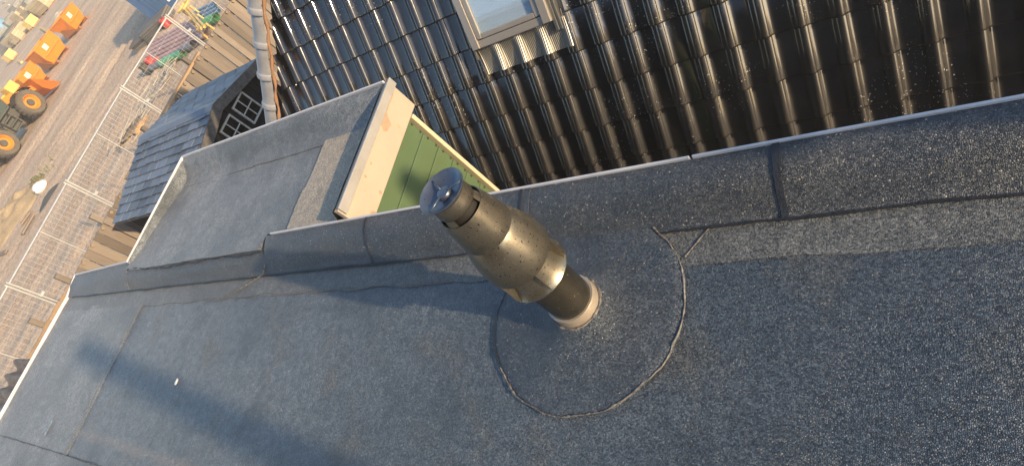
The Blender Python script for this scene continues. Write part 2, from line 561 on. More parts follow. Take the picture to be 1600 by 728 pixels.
def thing(name, label, cat, loc=(0, 0, 0), rz=0.0, group=None):
    o = bpy.data.objects.new(name, None)
    o.empty_display_size = 0.2
    COL.objects.link(o)
    o.location = loc
    o.rotation_euler = (0, 0, rz)
    return tag(o, label, cat, group)


def copy_tree(o, parent=None):
    c = o.copy()
    COL.objects.link(c)
    c.parent = parent
    for ch in list(o.children):
        copy_tree(ch, c)
    return c


def fbm(x, y, z=0.0, s=1.0):
    return noise.noise(V((x * s, y * s, z))) + 0.5 * noise.noise(V((x * s * 2.1, y * s * 2.1, z + 7))) + 0.25 * noise.noise(V((x * s * 4.3, y * s * 4.3, z + 13)))

# ---------------------------------------------------------------- ground
def ground_h(x, y):
    if x > -13.5:
        return 0.0
    e = min(1.0, (-13.5 - x) / 1.5)
    g = 0.05 * fbm(x, y * 0.35, 3, 0.35) + 0.035 * fbm(x, y, 9, 1.6)
    for rx in (-19.4, -23.0, -26.2, -29.5, -31.6, -34.3):
        w = rx + 0.9 * math.sin(y * 0.09 + rx) + 0.3 * fbm(y, rx, 1, 0.3)
        g += -0.075 * math.exp(-((x - w) / 0.26) ** 2) + 0.05 * math.exp(-((x - w - 0.5) / 0.25) ** 2)
    return g * e


bm = nb()
xs = [-600, -300, -160, -100] + [-80 + i * 0.75 for i in range(0, 40)] + [-50 + 0.22 * i for i in range(0, 166)] + [-13.4, -10, 0, 60, 600]
ys = [-300, -100, -30, -5] + [0.35 * i for i in range(0, 75)] + [26 + i * 0.8 for i in range(0, 40)] + [80, 140, 300]
rows = [[bm.verts.new((x, y, GZ + (ground_h(x, y) if -82 < x < -13.4 and -4 < y < 60 else 0))) for x in xs] for y in ys]
for a, b in zip(rows, rows[1:]):
    for i in range(len(xs) - 1):
        bm.faces.new((a[i], a[i + 1], b[i + 1], b[i]))
o = link('ground', finish(bm, 'ground', GROUND, True))
o['kind'] = 'structure'

# ---------------------------------------------------------------- the near flat roof
B = (-2.0, 0.0, GZ)
roof = thing('flat_roof', 'large dark felted flat roof that carries the black flue, with white edge trim', 'roof', B)


def sheet(x0, x1, y0, y1, z, nu, nv, edge=0.006, wob=0.006, amp=0.004):
    """Felt sheet with slightly uneven surface, wavy edges and a turned-down thickness."""
    bm = nb()

    def f(u, v):
        x = x0 + (x1 - x0) * u
        y = y0 + (y1 - y0) * v
        if 0 < u < 1 and 0 < v < 1:
            pass
        dx = wob * fbm(y, x0 if u < .5 else x1, 2, 5) * (1 if u in (0, 1) else 0)
        dy = wob * fbm(x, y0 if v < .5 else y1, 4, 5) * (1 if v in (0, 1) else 0)
        return (x + dx, y + dy, z + amp * fbm(x, y, 0, 1.7))
    vs = grid(bm, f, nu, nv)
    loop = [vs[0][i] for i in range(nu + 1)] + [vs[j][nu] for j in range(1, nv + 1)] + [vs[nv][i] for i in range(nu - 1, -1, -1)] + [vs[j][0] for j in range(nv - 1, 0, -1)]
    low = [bm.verts.new(v.co - V((0, 0, edge))) for v in loop]
    n = len(loop)
    for k in range(n):
        bm.faces.new((loop[k], low[k], low[(k + 1) % n], loop[(k + 1) % n]))
    return bm


def fpart(name, bm, m, parent, base, label=None, **k):
    return part(name, bm, m, parent, base, True, 35, label=label, **k)


# deck sheets
fpart('felt_sheet', sheet(-4.50, 3.4, -0.14, 0.90, 0.0, 150, 24), F_MAIN, roof, B)
fpart('felt_sheet', sheet(-5.99, -4.48, -0.14, 0.90, 0.0035, 40, 24, edge=0.003), F_OLD, roof, B, 'paler weathered felt sheet at the far end of the roof')
fpart('felt_sheet', sheet(-5.99, 3.4, -1.6, -0.13, 0.005, 150, 18, edge=0.004), F_OLD, roof, B)
# pale lap strip in front of the upstand
fpart('lap_strip', sheet(-5.98, 3.4, 0.832, 0.975, 0.004, 220, 4, edge=0.003, wob=0.014, amp=0.003), F_STRIP, roof, B)


def upstand(x0, x1, h=0.11, ytop=1.13, y0=0.95, zoff=0.0, taper=False, drop=None):
    """Length of felt dressed up the kerb: rounded inner corner, slope, soft top."""
    prof = [(0.0, 0.0), (0.06, 0.03), (0.13, 0.13), (0.24, 0.37), (0.38, 0.63), (0.52, 0.80), (0.67, 0.905), (0.84, 0.97), (1.0, 1.0)]
    bm = nb()
    nx = max(6, int((x1 - x0) / 0.045))
    vs = []
    for i in range(nx + 1):
        x = x0 + (x1 - x0) * i / nx
        hh = h if drop is None else h * (drop + (1 - drop) * min(1, max(0, (x + 6.03) / 1.3)))
        row = []
        for k, (u, w) in enumerate(prof):
            y = y0 + (ytop - y0) * u + 0.008 * fbm(x, k * .2, 5, 2.2) * (1 if k in (1, 2, 3, 4, 0) else 0.3)
            z = 0.008 + zoff + hh * w + 0.007 * fbm(x, u * 2, 8, 2.8) * math.sin(PI * u)
            row.append(bm.verts.new((x + 0.05 * (0.5 - u) * 0 + 0.004 * fbm(u * 3, x0, 3, 2) * (1 if i in (0, nx) else 0), y, z)))
        vs.append(row)
    for a, b in zip(vs, vs[1:]):
        for k in range(len(prof) - 1):
            bm.faces.new((a[k], b[k], b[k + 1], a[k + 1]))
    for row in (vs[0], vs[-1]):                       # cut ends have thickness
        low = [bm.verts.new(v.co - V((0, -0.004, 0.008))) for v in row]
        for k in range(len(row) - 1):
            bm.faces.new((row[k], row[k + 1], low[k + 1], low[k]))
    low = [bm.verts.new(r[0].co + V((0, 0.004, -0.012))) for r in vs]
    for k in range(len(vs) - 1):
        bm.faces.new((vs[k][0], low[k], low[k + 1], vs[k + 1][0]))
    return bm


SEAMS = [-3.03, -2.19, -1.32, -0.435, 1.1, 3.4]
for k in range(5):
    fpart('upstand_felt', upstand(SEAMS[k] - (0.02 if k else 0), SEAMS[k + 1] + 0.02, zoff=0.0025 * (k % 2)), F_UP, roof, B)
    # dark bleed of bitumen along the lap
    if k:
        fpart('bitumen_seam', upstand(SEAMS[k] - 0.026, SEAMS[k] - 0.026 + (0.020 if k == 3 else 0.012), zoff=0.0050), BITUMEN, roof, B)
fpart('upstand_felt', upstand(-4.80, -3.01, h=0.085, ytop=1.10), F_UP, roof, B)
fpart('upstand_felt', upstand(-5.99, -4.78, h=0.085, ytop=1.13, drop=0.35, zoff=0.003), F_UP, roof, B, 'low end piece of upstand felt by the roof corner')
# crease line of dark bitumen where the upstand meets the deck
pts = [(-5.9 + 9.2 * j / 260, 0.949 + 0.007 * fbm(-5.9 + 9.2 * j / 260, 0, 2, 3), 0.011) for j in range(261)]
fpart('bitumen_seam', tube(nb(), pts, [0.0035 + 0.0025 * abs(math.sin(j * 0.37) * math.sin(j * .11)) for j in range(261)], 5), BITUMEN, roof, B)


def bead(pts, r, m=BEAD, wig=0.006, n=60):
    """Irregular bead of grit and bitumen along a polyline."""
    P = [V(p) for p in pts]
    d = [0]
    for a, b in zip(P, P[1:]):
        d.append(d[-1] + (b - a).length)
    out, rr = [], []
    for i in range(n + 1):
        s = d[-1] * i / n
        k = max(0, min(len(P) - 2, next((q for q in range(len(d) - 1) if d[q + 1] >= s), len(P) - 2)))
        t = (s - d[k]) / max(1e-6, d[k + 1] - d[k])
        p = P[k].lerp(P[k + 1], t)
        out.append(p + V((wig * fbm(p.x, p.y, 1, 9), wig * fbm(p.x, p.y, 5, 9), 0)))
        rr.append(r * (0.30 + 1.5 * abs(noise.noise(p * 55)) + 0.9 * abs(noise.noise(p * 17))))
    return tube(nb(), out, rr, 6)


fpart('grit_bead', bead([(-4.495, 0.86, 0.008), (-4.50, 0.5, 0.009), (-4.495, -0.13, 0.010)], 0.0012), BEAD, roof, B)
fpart('grit_bead', bead([(-5.9, -0.133, 0.011), (-4.9, -0.13, 0.011), (-2.8, -0.135, 0.011)], 0.0022, n=120), BEAD, roof, B)
fpart('grit_bead', bead([(-0.735, 0.86, 0.005), (-0.71, 0.895, 0.005), (-0.668, 0.95, 0.006)], 0.0022, n=40), BEAD, roof, B)
fpart('grit_bead', bead([(-3.02, 1.06, 0.088), (-3.05, 1.0, 0.05), (-3.10, 0.955, 0.016), (-3.27, 0.89, 0.012), (-3.45, 0.84, 0.011)], 0.0042), BEAD, roof, B)
fpart('grit_bead', bead([(-4.80, 1.08, 0.094), (-4.80, 1.01, 0.062), (-4.79, 0.96, 0.022)], 0.003), BEAD, roof, B)
pts = [(-3.7 + 2.0 * j / 40, 0.838 + 0.004 * math.sin(j), 0.0105) for j in range(41)]
fpart('grit_bead', bead(pts, 0.0016, n=160), BEAD, roof, B)

# round patch with the felt dressed up round the flue
FX, FY = -1.063, 0.700
bm = nb()
prof = [(0.343, 0.000), (0.342, 0.007), (0.335, 0.0105), (0.30, 0.0095), (0.24, 0.0105), (0.18, 0.015), (0.14, 0.024), (0.115, 0.036), (0.098, 0.046), (0.089, 0.052), (0.082, 0.050)]
seg = 120
rings = []
for q, (r, z) in enumerate(prof):
    ring = []
    for k in range(seg):
        a = 2 * PI * k / seg
        w = 1 + 0.012 * fbm(math.cos(a), math.sin(a), 3, 2.2) + 0.05 * (0.13 < r / 1.2 < 0.28) * 0
        rr = r * (w + (0.020 * fbm(math.cos(a), math.sin(a), 8, 3.5) if q < 3 else 0))
        ring.append(bm.verts.new((FX + rr * math.cos(a), FY + rr * math.sin(a), z + 0.0035 * fbm(rr * math.cos(a), rr * math.sin(a), 6, 9) + (0.006 if FY + rr * math.sin(a) > 0.85 else 0))))
    rings.append(ring)
for a, b in zip(rings, rings[1:]):
    for k in range(seg):
        bm.faces.new((a[k], a[(k + 1) % seg], b[(k + 1) % seg], b[k]))
fpart('round_patch', bm, F_PATCH, roof, B)
ring = []
for k in range(0, 121):
    a = 2 * PI * k / 120
    ring.append((FX + 0.344 * math.cos(a) * (1 + 0.012 * fbm(math.cos(a), math.sin(a), 3, 2.2) + 0.020 * fbm(math.cos(a), math.sin(a), 8, 3.5)), FY + 0.344 * math.sin(a) * (1 + 0.012 * fbm(math.cos(a), math.sin(a), 3, 2.2) + 0.020 * fbm(math.cos(a), math.sin(a), 8, 3.5)), 0.010 + (0.006 if math.sin(a) > 0.5 else 0)))
front = [ring[k] for k in range(72, 120)] + [ring[k] for k in range(0, 18)]
fpart('grit_bead', bead(front, 0.0029, n=420, wig=0.006), BEAD, roof, B)
fpart('bitumen_seam', bead([ring[k] for k in range(55, 74)], 0.0022, n=60, wig=0.004), BITUMEN, roof, B)
fpart('grit_bead', bead([(FX + 0.088 * math.cos(a / 20 * 2 * PI), FY + 0.088 * math.sin(a / 20 * 2 * PI), 0.052) for a in range(21)], 0.006, n=70, wig=0.004), BEAD, roof, B)

# trims (drip profile: top flange and outer face)
def trim(bm, x0, x1, y, z, h=0.055, w=0.009):
    n = max(1, int((x1 - x0) / 2.5))
    for i in range(n):
        a, b = x0 + (x1 - x0) * i / n, x0 + (x1 - x0) * (i + 1) / n
        box(bm, ((a + b) / 2, y + w / 2, z - h / 2), (b - a - 0.003, w, h))
    return bm


bm = trim(nb(), -2.99, -0.70, 1.131, 0.128)
part('edge_trim', bm, TRIM_W, roof, B, bevel=0.003)
bm = trim(nb(), -0.695, 3.4, 1.131, 0.129)
part('edge_trim', bm, TRIM_W, roof, B, bevel=0.003)
# corner piece sloping down to the far corner
bm = nb()
prism(bm, [(-4.785, 1.131, 0.108), (-6.008, 1.131, 0.052), (-6.008, 1.131, 0.0), (-4.785, 1.131, 0.055)], (0, 0.011, 0))
part('edge_trim', bm, TRIM_W, roof, B, bevel=0.003)
bm = nb()
prism(bm, [(-5.995, 1.147, 0.052), (-5.995, 0.95, 0.024), (-5.995, -1.6, 0.024), (-5.995, -1.6, -0.04), (-5.995, 1.147, -0.03)], (-0.011, 0, 0))
part('edge_trim', bm, TRIM_W, roof, B, bevel=0.003)
bm = nb()
box(bm, (-1.30, -0.24, (GZ - 0.03) / 2 - 0.0), (9.40, 2.66, -GZ - 0.05))
part('wall', bm, BRICK_W, roof, B)

fpart('paint_smear', sheet(-4.985, -4.950, -0.06, 0.045, 0.0125, 6, 14, edge=0.002, wob=0.012, amp=0.001), SMEAR, roof, B)
# chips lying on the roof
bm = nb()
tube(bm, [(0, 0, 0.004), (0.004, 0.012, 0.006), (0.002, 0.026, 0.005), (-0.006, 0.034, 0.004)], [0.005, 0.007, 0.006, 0.004], 6)
o = link('white_chip', finish(bm, 'white_chip', WHITEP, True))
o.location = (-3.53, 0.34, 0.004)
tag(o, 'tiny curved white chip lying on the grey felt left of the flue', 'chip')

# ---------------------------------------------------------------- flue terminal
fl = thing('flue_terminal', 'dark bronze metal flue pipe with bulged cowl and dished cap standing on the flat roof', 'flue', (FX, FY, 0.012))
fl.rotation_euler = (math.radians(-0.98), math.radians(0.7), 0)


def fpiece(name, prof, m, parent=fl, seg=64, angle=35, inner=None):
    bm = nb()
    lathe(bm, prof, seg)
    return part(name, bm, m, parent, None, True, angle)


fpiece('collar', [(0.0835, 0.0), (0.0845, 0.02), (0.0835, 0.066), (0.083, 0.077), (0.0815, 0.080), (0.074, 0.080)], COLLAR)
fpiece('lower_pipe', [(0.0742, 0.045), (0.0742, 0.12), (0.0742, 0.33), (0.070, 0.36)], FLUE_LOW)
fpiece('cowl_skirt', [(0.0765, 0.402), (0.0785, 0.375), (0.0835, 0.345), (0.0905, 0.312), (0.1005, 0.286), (0.1035, 0.2825), (0.1055, 0.2795), (0.1045, 0.2755), (0.100, 0.275), (0.077, 0.285)], FLUE)
fpiece('cowl_bulge', [(0.0735, 0.530), (0.0785, 0.522), (0.086, 0.502), (0.0965, 0.468), (0.1035, 0.437), (0.1075, 0.405), (0.1080, 0.378), (0.1068, 0.372), (0.103, 0.376), (0.098, 0.42), (0.06, 0.46)], FLUE)
for k in range(6):
    a = 2 * PI * k / 6 + 0.32
    bm = nb()
    ca, sa = math.cos(a), math.sin(a)
    poly = [(0.078, 0.39), (0.109, 0.388), (0.1075, 0.279), (0.088, 0.318)]
    prism(bm, [(r * ca - 0.0012 * -sa, r * sa - 0.0012 * ca, z) for r, z in poly], (0.0024 * -sa, 0.0024 * ca, 0))
    part('fin', bm, FLUE, fl)
fpiece('sleeve', [(0.0795, 0.517), (0.0808, 0.521), (0.0775, 0.555), (0.0715, 0.600), (0.0660, 0.628), (0.0650, 0.632), (0.063, 0.631), (0.060, 0.610)], FLUE)
fpiece('neck_gap', [(0.0585, 0.610), (0.0520, 0.615), (0.050, 0.660)], FLUE_IN)
fpiece('neck', [(0.0545, 0.648), (0.0575, 0.653), (0.0565, 0.672), (0.0545, 0.693), (0.054, 0.70)], FLUE)
for a0, a1 in ((0.1, 0.6), (2.3, 2.8), (4.5, 5.0)):                  # clips bridging the gap under the neck
    bm = nb()
    n = 8
    va = [[bm.verts.new((r * math.cos(a0 + (a1 - a0) * i / n), r * math.sin(a0 + (a1 - a0) * i / n), z)) for i in range(n + 1)] for r, z in ((0.0632, 0.630), (0.0580, 0.653))]
    for i in range(n):
        bm.faces.new((va[0][i], va[0][i + 1], va[1][i + 1], va[1][i]))
    part('clip', bm, FLUE, fl, None, True)
cap = fpiece('cap', [(0.052, 0.690), (0.0635, 0.7020), (0.0672, 0.7065), (0.0676, 0.7095), (0.0660, 0.7105), (0.0630, 0.7078), (0.053, 0.6990), (0.037, 0.6930), (0.021, 0.6910), (0.0, 0.6910)], CAPM)
bm = nb()
lathe(bm, [(0.0205, 0.690), (0.0200, 0.6995), (0.018, 0.7022), (0.009, 0.7035), (0.0, 0.7038)], 32)
part('hub', bm, CAPM, cap, None, True, 40)
for a in (0.35, 2.45, 4.45):
    bm = nb()
    tube(bm, [(0.014 * math.cos(a), 0.014 * math.sin(a), 0.7025), (0.060 * math.cos(a), 0.060 * math.sin(a), 0.7065)], [0.0030, 0.0018], 6)
    part('spoke', bm, CAPM, cap, None, True)

# ---------------------------------------------------------------- lower extension with green boarded side
B2 = (-3.5, 1.5, GZ)
ext = thing('roofed_annex', 'small annex with felt roof, peeling cream fascia and green boarded side wall', 'annex', B2)
XF = -2.33
ZT = 0.2


def annex_floor():
    bm = nb()

    def f(u, v):
        y = 1.06 + 0.80 * v
        x0_ = -4.79 + 0.25 * v
        x = x0_ + (-2.40 - x0_) * u
        z = 0.098 + 0.006 * fbm(x, y, 3, 1.6)
        if y < 1.14:
            z += 0.004
        if x > -3.05 and y < 1.15:
            y = 1.15
        if v == 0:
            y += 0.014 * fbm(x, 0, 6, 3)
        return (x, y, z)
    vs = grid(bm, f, 70, 28)
    low = [bm.verts.new(v.co - V((0, -0.004, 0.016))) for v in vs[0]]
    for k in range(70):
        bm.faces.new((vs[0][k], low[k], low[k + 1], vs[0][k + 1]))
    return bm


fpart('felt_sheet', annex_floor(), F_OLD, ext, B2)


def annex_edge(p0, p1, inward, z0, h, w0, top_w, prof=None):
    """Felt dressed up the annex kerb along p0-p1; inward is the direction to the roof middle."""
    if prof:
        prof = [(u * w0, w) for u, w in prof]
    else:
        prof = [(w0, 0.0), (w0 * 0.85, 0.025), (w0 * 0.7, 0.10), (w0 * 0.55, 0.25), (w0 * 0.42, 0.47), (w0 * 0.3, 0.70), (w0 * 0.18, 0.88), (0.0, 1.0)]
    bm = nb()
    p0, p1, inw = V(p0), V(p1), V(inward)
    n = 40
    rows = []
    for i in range(n + 1):
        p = p0.lerp(p1, i / n)
        rows.append([bm.verts.new(p + inw * (u + 0.006 * fbm(i * .1, u * 3, 2, 1)) + V((0, 0, z0 + h * w + 0.004 * fbm(i * .12, w, 5, 1) * math.sin(PI * w)))) for u, w in prof])
    for a, b in zip(rows, rows[1:]):
        for k in range(len(prof) - 1):
            bm.faces.new((a[k], b[k], b[k + 1], a[k + 1]))
    low = [bm.verts.new(r[0].co - V((0, 0, 0.01))) for r in rows]
    for k in range(n):
        bm.faces.new((rows[k][0], low[k], low[k + 1], rows[k + 1][0]))
    return bm


fpart('upstand_felt', annex_edge((-4.53, 1.895, 0), (-3.60, 1.895, 0), (0, -1, 0), 0.102, 0.090, 0.20, 0.02), F_OLD, ext, B2)
fpart('upstand_felt', annex_edge((-3.62, 1.893, 0.003), (-2.37, 1.893, 0.003), (0, -1, 0), 0.102, 0.090, 0.20, 0.02), F_OLD, ext, B2)
fpart('upstand_felt', annex_edge((-4.775, 1.12, -0.075), (-4.535, 1.87, 0), (1, 0, 0), 0.102, 0.088, 0.09, 0.02), F_OLD, ext, B2)
fpart('upstand_felt', annex_edge((-2.365, 1.14, 0), (-2.365, 1.89, 0), (-1, 0, 0), 0.101, 0.098, 0.12, 0.02), F_UP, ext, B2)
fpart('tan_strip', sheet(-2.865, -2.45, 1.395, 1.812, 0.108, 20, 20, amp=0.002, wob=0.012), F_TAN, ext, B2)
fpart('tan_strip', sheet(-2.875, -2.45, 1.15, 1.403, 0.110, 20, 12, amp=0.002, wob=0.012), F_TAN, ext, B2)
fpart('bitumen_seam', bead([(-4.78, 1.07, 0.098), (-4.2, 1.045, 0.094), (-3.6, 1.055, 0.093), (-3.05, 1.05, 0.098)], 0.006, BITUMEN, 0.012, 90), BITUMEN, ext, B2)

bm = nb()
box(bm, (-3.45, 1.903, ZT - 0.024), (2.17, 0.011, 0.06))
part('edge_trim', bm, TRIM_W, ext, B2, bevel=0.003)
bm = nb()
prism(bm, [(-4.535, 1.909, ZT + 0.005), (-4.785, 1.12, 0.122), (-4.785, 1.12, 0.05), (-4.535, 1.909, ZT - 0.06)], (-0.010, 0, 0))
part('edge_trim', bm, TRIM_W, ext, B2, bevel=0.003)
bm = nb()
box(bm, (XF + 0.004, 1.530, ZT - 0.022), (0.012, 0.77, 0.052))
part('edge_trim', bm, TRIM_G, ext, B2, bevel=0.002, label='wide grey aluminium edge trim above the cream fascia')
bm = nb()
box(bm, (XF - 0.019, 1.520, 0.094), (0.030, 0.765, 0.20))
part('fascia_board', bm, CREAM, ext, B2, bevel=0.003)
bm = nb()
box(bm, (-2.405, 1.50, -0.013), (0.085, 0.70, 0.012))
part('soffit', bm, CREAM, ext, B2)
# bare wood where the cream paint has flaked off
for poly in ([(1.888, 0.148), (1.849, 0.139), (1.793, 0.14), (1.747, 0.139), (1.73, 0.126), (1.701, 0.088), (1.681, 0.096), (1.655, 0.097), (1.643, 0.121), (1.666, 0.139), (1.650, 0.145), (1.689, 0.151), (1.723, 0.144), (1.761, 0.151), (1.819, 0.151), (1.862, 0.151)],
             [(1.456, 0.120), (1.449, 0.128), (1.440, 0.122), (1.446, 0.114)], [(1.380, 0.126), (1.372, 0.133), (1.362, 0.120), (1.372, 0.114), (1.377, 0.119)],
             [(1.36, 0.012), (1.35, 0.024), (1.338, 0.016), (1.345, 0.002)], [(1.246, 0.000), (1.240, 0.020), (1.228, 0.030), (1.212, 0.012), (1.208, -0.003)]):
    bm = nb()
    prism(bm, [(XF - 0.0045, y_, z_) for y_, z_ in poly], (0.0015, 0, 0))
    part('bare_patch', bm, BARE, ext, B2)
# tongue and groove boards, one by one
z = -0.022
k = 0
while z > GZ + 0.1:
    h = 0.128
    bm = nb()
    poly = [(1.14, z), (1.832, z), (1.832, z - h + 0.004), (1.14, z - h + 0.004)]
    prism(bm, [(-2.40, y, zz) for y, zz in poly], (0.022, 0, 0))
    part('cladding_board', bm, GREEN, ext, B2, bevel=0.004)
    z -= h
    k += 1
bm = nb()
for j in range(12):
    for dz in (-0.03, -0.098):
        box(bm, (-2.3775, 1.822, -0.022 - 0.128 * j + dz - 0.005), (0.005, 0.011, 0.011))
part('nail_heads', bm, NAIL, ext, B2, kind='stuff')
bm = nb()
box(bm, (-2.375, 1.846, (GZ - 0.02) / 2), (0.06, 0.026, -GZ - 0.02))
part('corner_trim', bm, CREAM2, ext, B2, bevel=0.003)
bm = nb()
box(bm, (-3.468, 1.478, (GZ + 0.07) / 2), (2.13, 0.70, -GZ - 0.02))
part('wall', bm, SHEDW, ext, B2)

# ---------------------------------------------------------------- neighbour's tiled roof
O = V((-2.326314, 3.366600, -1.240782)); EX = V((0.999820, 0.018999, 0)); EV = V((-0.010045, 0.528628, 0.848794)); EN = V((0.016126, -0.848641, 0.528724))
W, G = 0.22, 0.30305
B3 = (-1.0, 3.6, GZ)
house = thing('tiled_house', 'house with a steep roof of glossy black pantiles and a skylight', 'house', B3)


def rp(a, b, h=0.0):
    return O + EX * a + EV * b + EN * h


HA = 0.043


def wave(t):
    """Pantile wave: round roll with its crest at t=.86, steep fall over the joint, broad shallow pan."""
    t = (t - 0.86) % 1.0
    if t < 0.30:
        return HA * (0.5 + 0.5 * math.cos(PI * t / 0.30))
    if t < 0.66:
        return -0.003 * math.sin(PI * (t - 0.30) / 0.36)
    return HA * (0.5 - 0.5 * math.cos(PI * (t - 0.66) / 0.34))


def prof_z(t):
    sink = 0.008 * (0.5 + 0.5 * math.cos(PI * min(1.0, t / 0.40))) if t > 0 else 0.008
    return wave(t) - sink - (0.0035 * ((t - 0.985) / 0.015) ** 2 if t > 0.985 else 0.0)


TS = [-0.03, 0.0, 0.02, 0.04, 0.06, 0.08, 0.10, 0.12, 0.145, 0.18, 0.24, 0.32, 0.40, 0.47, 0.52, 0.56, 0.60, 0.64, 0.68, 0.72, 0.76, 0.80, 0.84, 0.87, 0.90, 0.925, 0.95, 0.97, 0.985, 1.0]
TH = 0.026


def tile_bm():
    bm = nb()
    L_ = G * 1.13
    rows = []
    for v, dz in ((0.0, -0.0075), (0.004, -0.0015), (0.012, 0.0), (L_ * 0.5, 0.0), (L_, 0.0)):
        z0 = TH * (1 - v / G)
        rows.append([bm.verts.new((W * t, v, prof_z(t) - HA + z0 + dz)) for t in TS])
    for a, b in zip(rows, rows[1:]):
        for k in range(len(TS) - 1):
            bm.faces.new((a[k], a[k + 1], b[k + 1], b[k]))
    nose = [bm.verts.new((W * t, 0.0, prof_z(t) - HA + TH - 0.0075)) for t in TS]
    low = [bm.verts.new((W * t, 0.003, prof_z(t) - HA + 0.002)) for t in TS]
    for k in range(len(TS) - 1):
        bm.faces.new((nose[k], low[k], low[k + 1], nose[k + 1]))
    e0 = [bm.verts.new(r[-1].co) for r in rows]
    e1 = [bm.verts.new(v.co - V((0.0015, 0, 0.013))) for v in e0]
    for k in range(len(e0) - 1):
        bm.faces.new((e0[k], e0[k + 1], e1[k + 1], e1[k]))
    return bm


def no_recalc(bm, name, m):
    me = bpy.data.meshes.new(name)
    bm.to_mesh(me)
    me.materials.append(m)
    for p in me.polygons:
        p.use_smooth = True
    return me


tb = tile_bm()
tile_me = no_recalc(tb, 'roof_tile', TILE)
TM = Matrix(((EX.x, EV.x, EN.x, 0), (EX.y, EV.y, EN.y, 0), (EX.z, EV.z, EN.z, 0), (0, 0, 0, 1)))


def hip_a(b):
    return -2.985 + 0.635 * (b - 1.447)


rest = nb()
n_ind = 0
rnd = random.Random(3)
for r in range(-5, 10):
    for i in range(-22, 17):
        a, b = i * W, r * G
        if a + W < hip_a(b) + 0.02:
            continue
        if -4 <= i <= -1 and 1 <= r <= 4:
            continue
        jit = Matrix.Rotation(rnd.uniform(-0.004, 0.004), 4, 'Z') @ Matrix.Rotation(rnd.uniform(-0.006, 0.006), 4, 'Y')
        M = Matrix.Translation(rp(a + rnd.uniform(-.0015, .0015), b + rnd.uniform(-.003, .003), rnd.uniform(-0.001, 0.002))) @ TM @ jit
        cut = a < hip_a(b) + 0.10
        px = to_px(rp(a + W / 2, b + G / 2))
        vis = -40 < px[0] < 1680 and -60 < px[1] < 780
        if cut and not vis:
            continue
        if vis:
            if cut:                                   # tile sawn along the hip
                c2 = tb.copy()
                g0 = V((hip_a(b) + 0.075 - a, 0, 0))
                bmesh.ops.bisect_plane(c2, geom=c2.verts[:] + c2.edges[:] + c2.faces[:], plane_co=g0, plane_no=V((-1, 0.635, 0)).normalized(), clear_outer=True)
                if not c2.faces:
                    c2.free()
                    continue
                me = no_recalc(c2, 'cut_tile', TILE)
                c2.free()
            else:
                me = tile_me
            o = bpy.data.objects.new('roof_tile', me)
            COL.objects.link(o)
            o.parent = house
            o.matrix_local = Matrix.Translation(-V(B3)) @ M
            n_ind += 1
        else:
            c2 = bpy.data.meshes.new('tmp')
            tb.to_mesh(c2)
            c2.transform(M)
            rest.from_mesh(c2)
            bpy.data.meshes.remove(c2)
print('individual tiles', n_ind)
me = no_recalc(rest, 'roof_tiles', TILE)
rest.free()
o = link('roof_tiles', me, house, B3)
o['kind'] = 'stuff'
# underlay, hip slope, rear slope, walls
bm = nb()
EAV, RID = -5 * G + 0.05, 10 * G
e0, e1 = rp(hip_a(EAV), EAV, -0.075), rp(17 * W, EAV, -0.075)
r0, r1 = rp(hip_a(RID), RID, -0.075), rp(17 * W, RID, -0.075)
prism(bm, [e0, e1, r1, r0], -EN * 0.03)
part('roof_underlay', bm, UNDER, house, B3)
bm = nb()
hl = e0 + V((0, 3.4, 0)) + V((0, 0, 0))
back0, back1 = r0 + V((0, 0.01, 0)), r1 + V((0, 0.01, 0))
quad(bm, e0, r0 + V((-0.02, 0.02, 0)), e0 + V((0, 2 * (r0.y - e0.y), 0)))
quad(bm, r0, r1, r1 + V((0, r1.y - e1.y, e1.z - r1.z)), e0 + V((0, 2 * (r0.y - e0.y), 0)))
part('rear_slopes', bm, UNDER, house, B3)
bm = nb()
box(bm, ((e0.x + e1.x) / 2 + 0.15, r0.y, (GZ + e0.z) / 2 - 0.08), (e1.x - e0.x - 0.5, 2 * (r0.y - e0.y) - 0.5, e0.z - GZ - 0.05))
part('wall', bm, BRICK_W, house, B3)
bm = nb()
gp = [rp(hip_a(EAV) + (17 * W - hip_a(EAV)) * i / 20, EAV - 0.06, -0.10) for i in range(21)]
tube(bm, gp, 0.055, 10)
part('gutter', bm, TRIM_G, house, B3, smooth=True)

# hip tiles with collars, seen against the light
h0, h1 = rp(-3.642, 0.412, 0.05), rp(-2.985, 1.447, 0.05)
hd = (h1 - h0).normalized()
hside = hd.cross(V((0, 0, 1))).normalized()
hup = hside.cross(hd).normalized()


def hip_bm():
    bm = nb()
    Lh = 0.345
    rows = []
    for s, r in ((-0.005, 0.116), (0.0, 0.121), (0.008, 0.123), (0.045, 0.122), (0.055, 0.119), (0.062, 0.108), (0.20, 0.105), (Lh, 0.103)):
        rows.append([bm.verts.new((r * math.cos(PI * (1.06 * k / 12 - 0.03)), s, r * math.sin(PI * (1.06 * k / 12 - 0.03)))) for k in range(13)])
    for a, b in zip(rows, rows[1:]):
        for k in range(12):
            bm.faces.new((a[k], a[k + 1], b[k + 1], b[k]))
    return bm


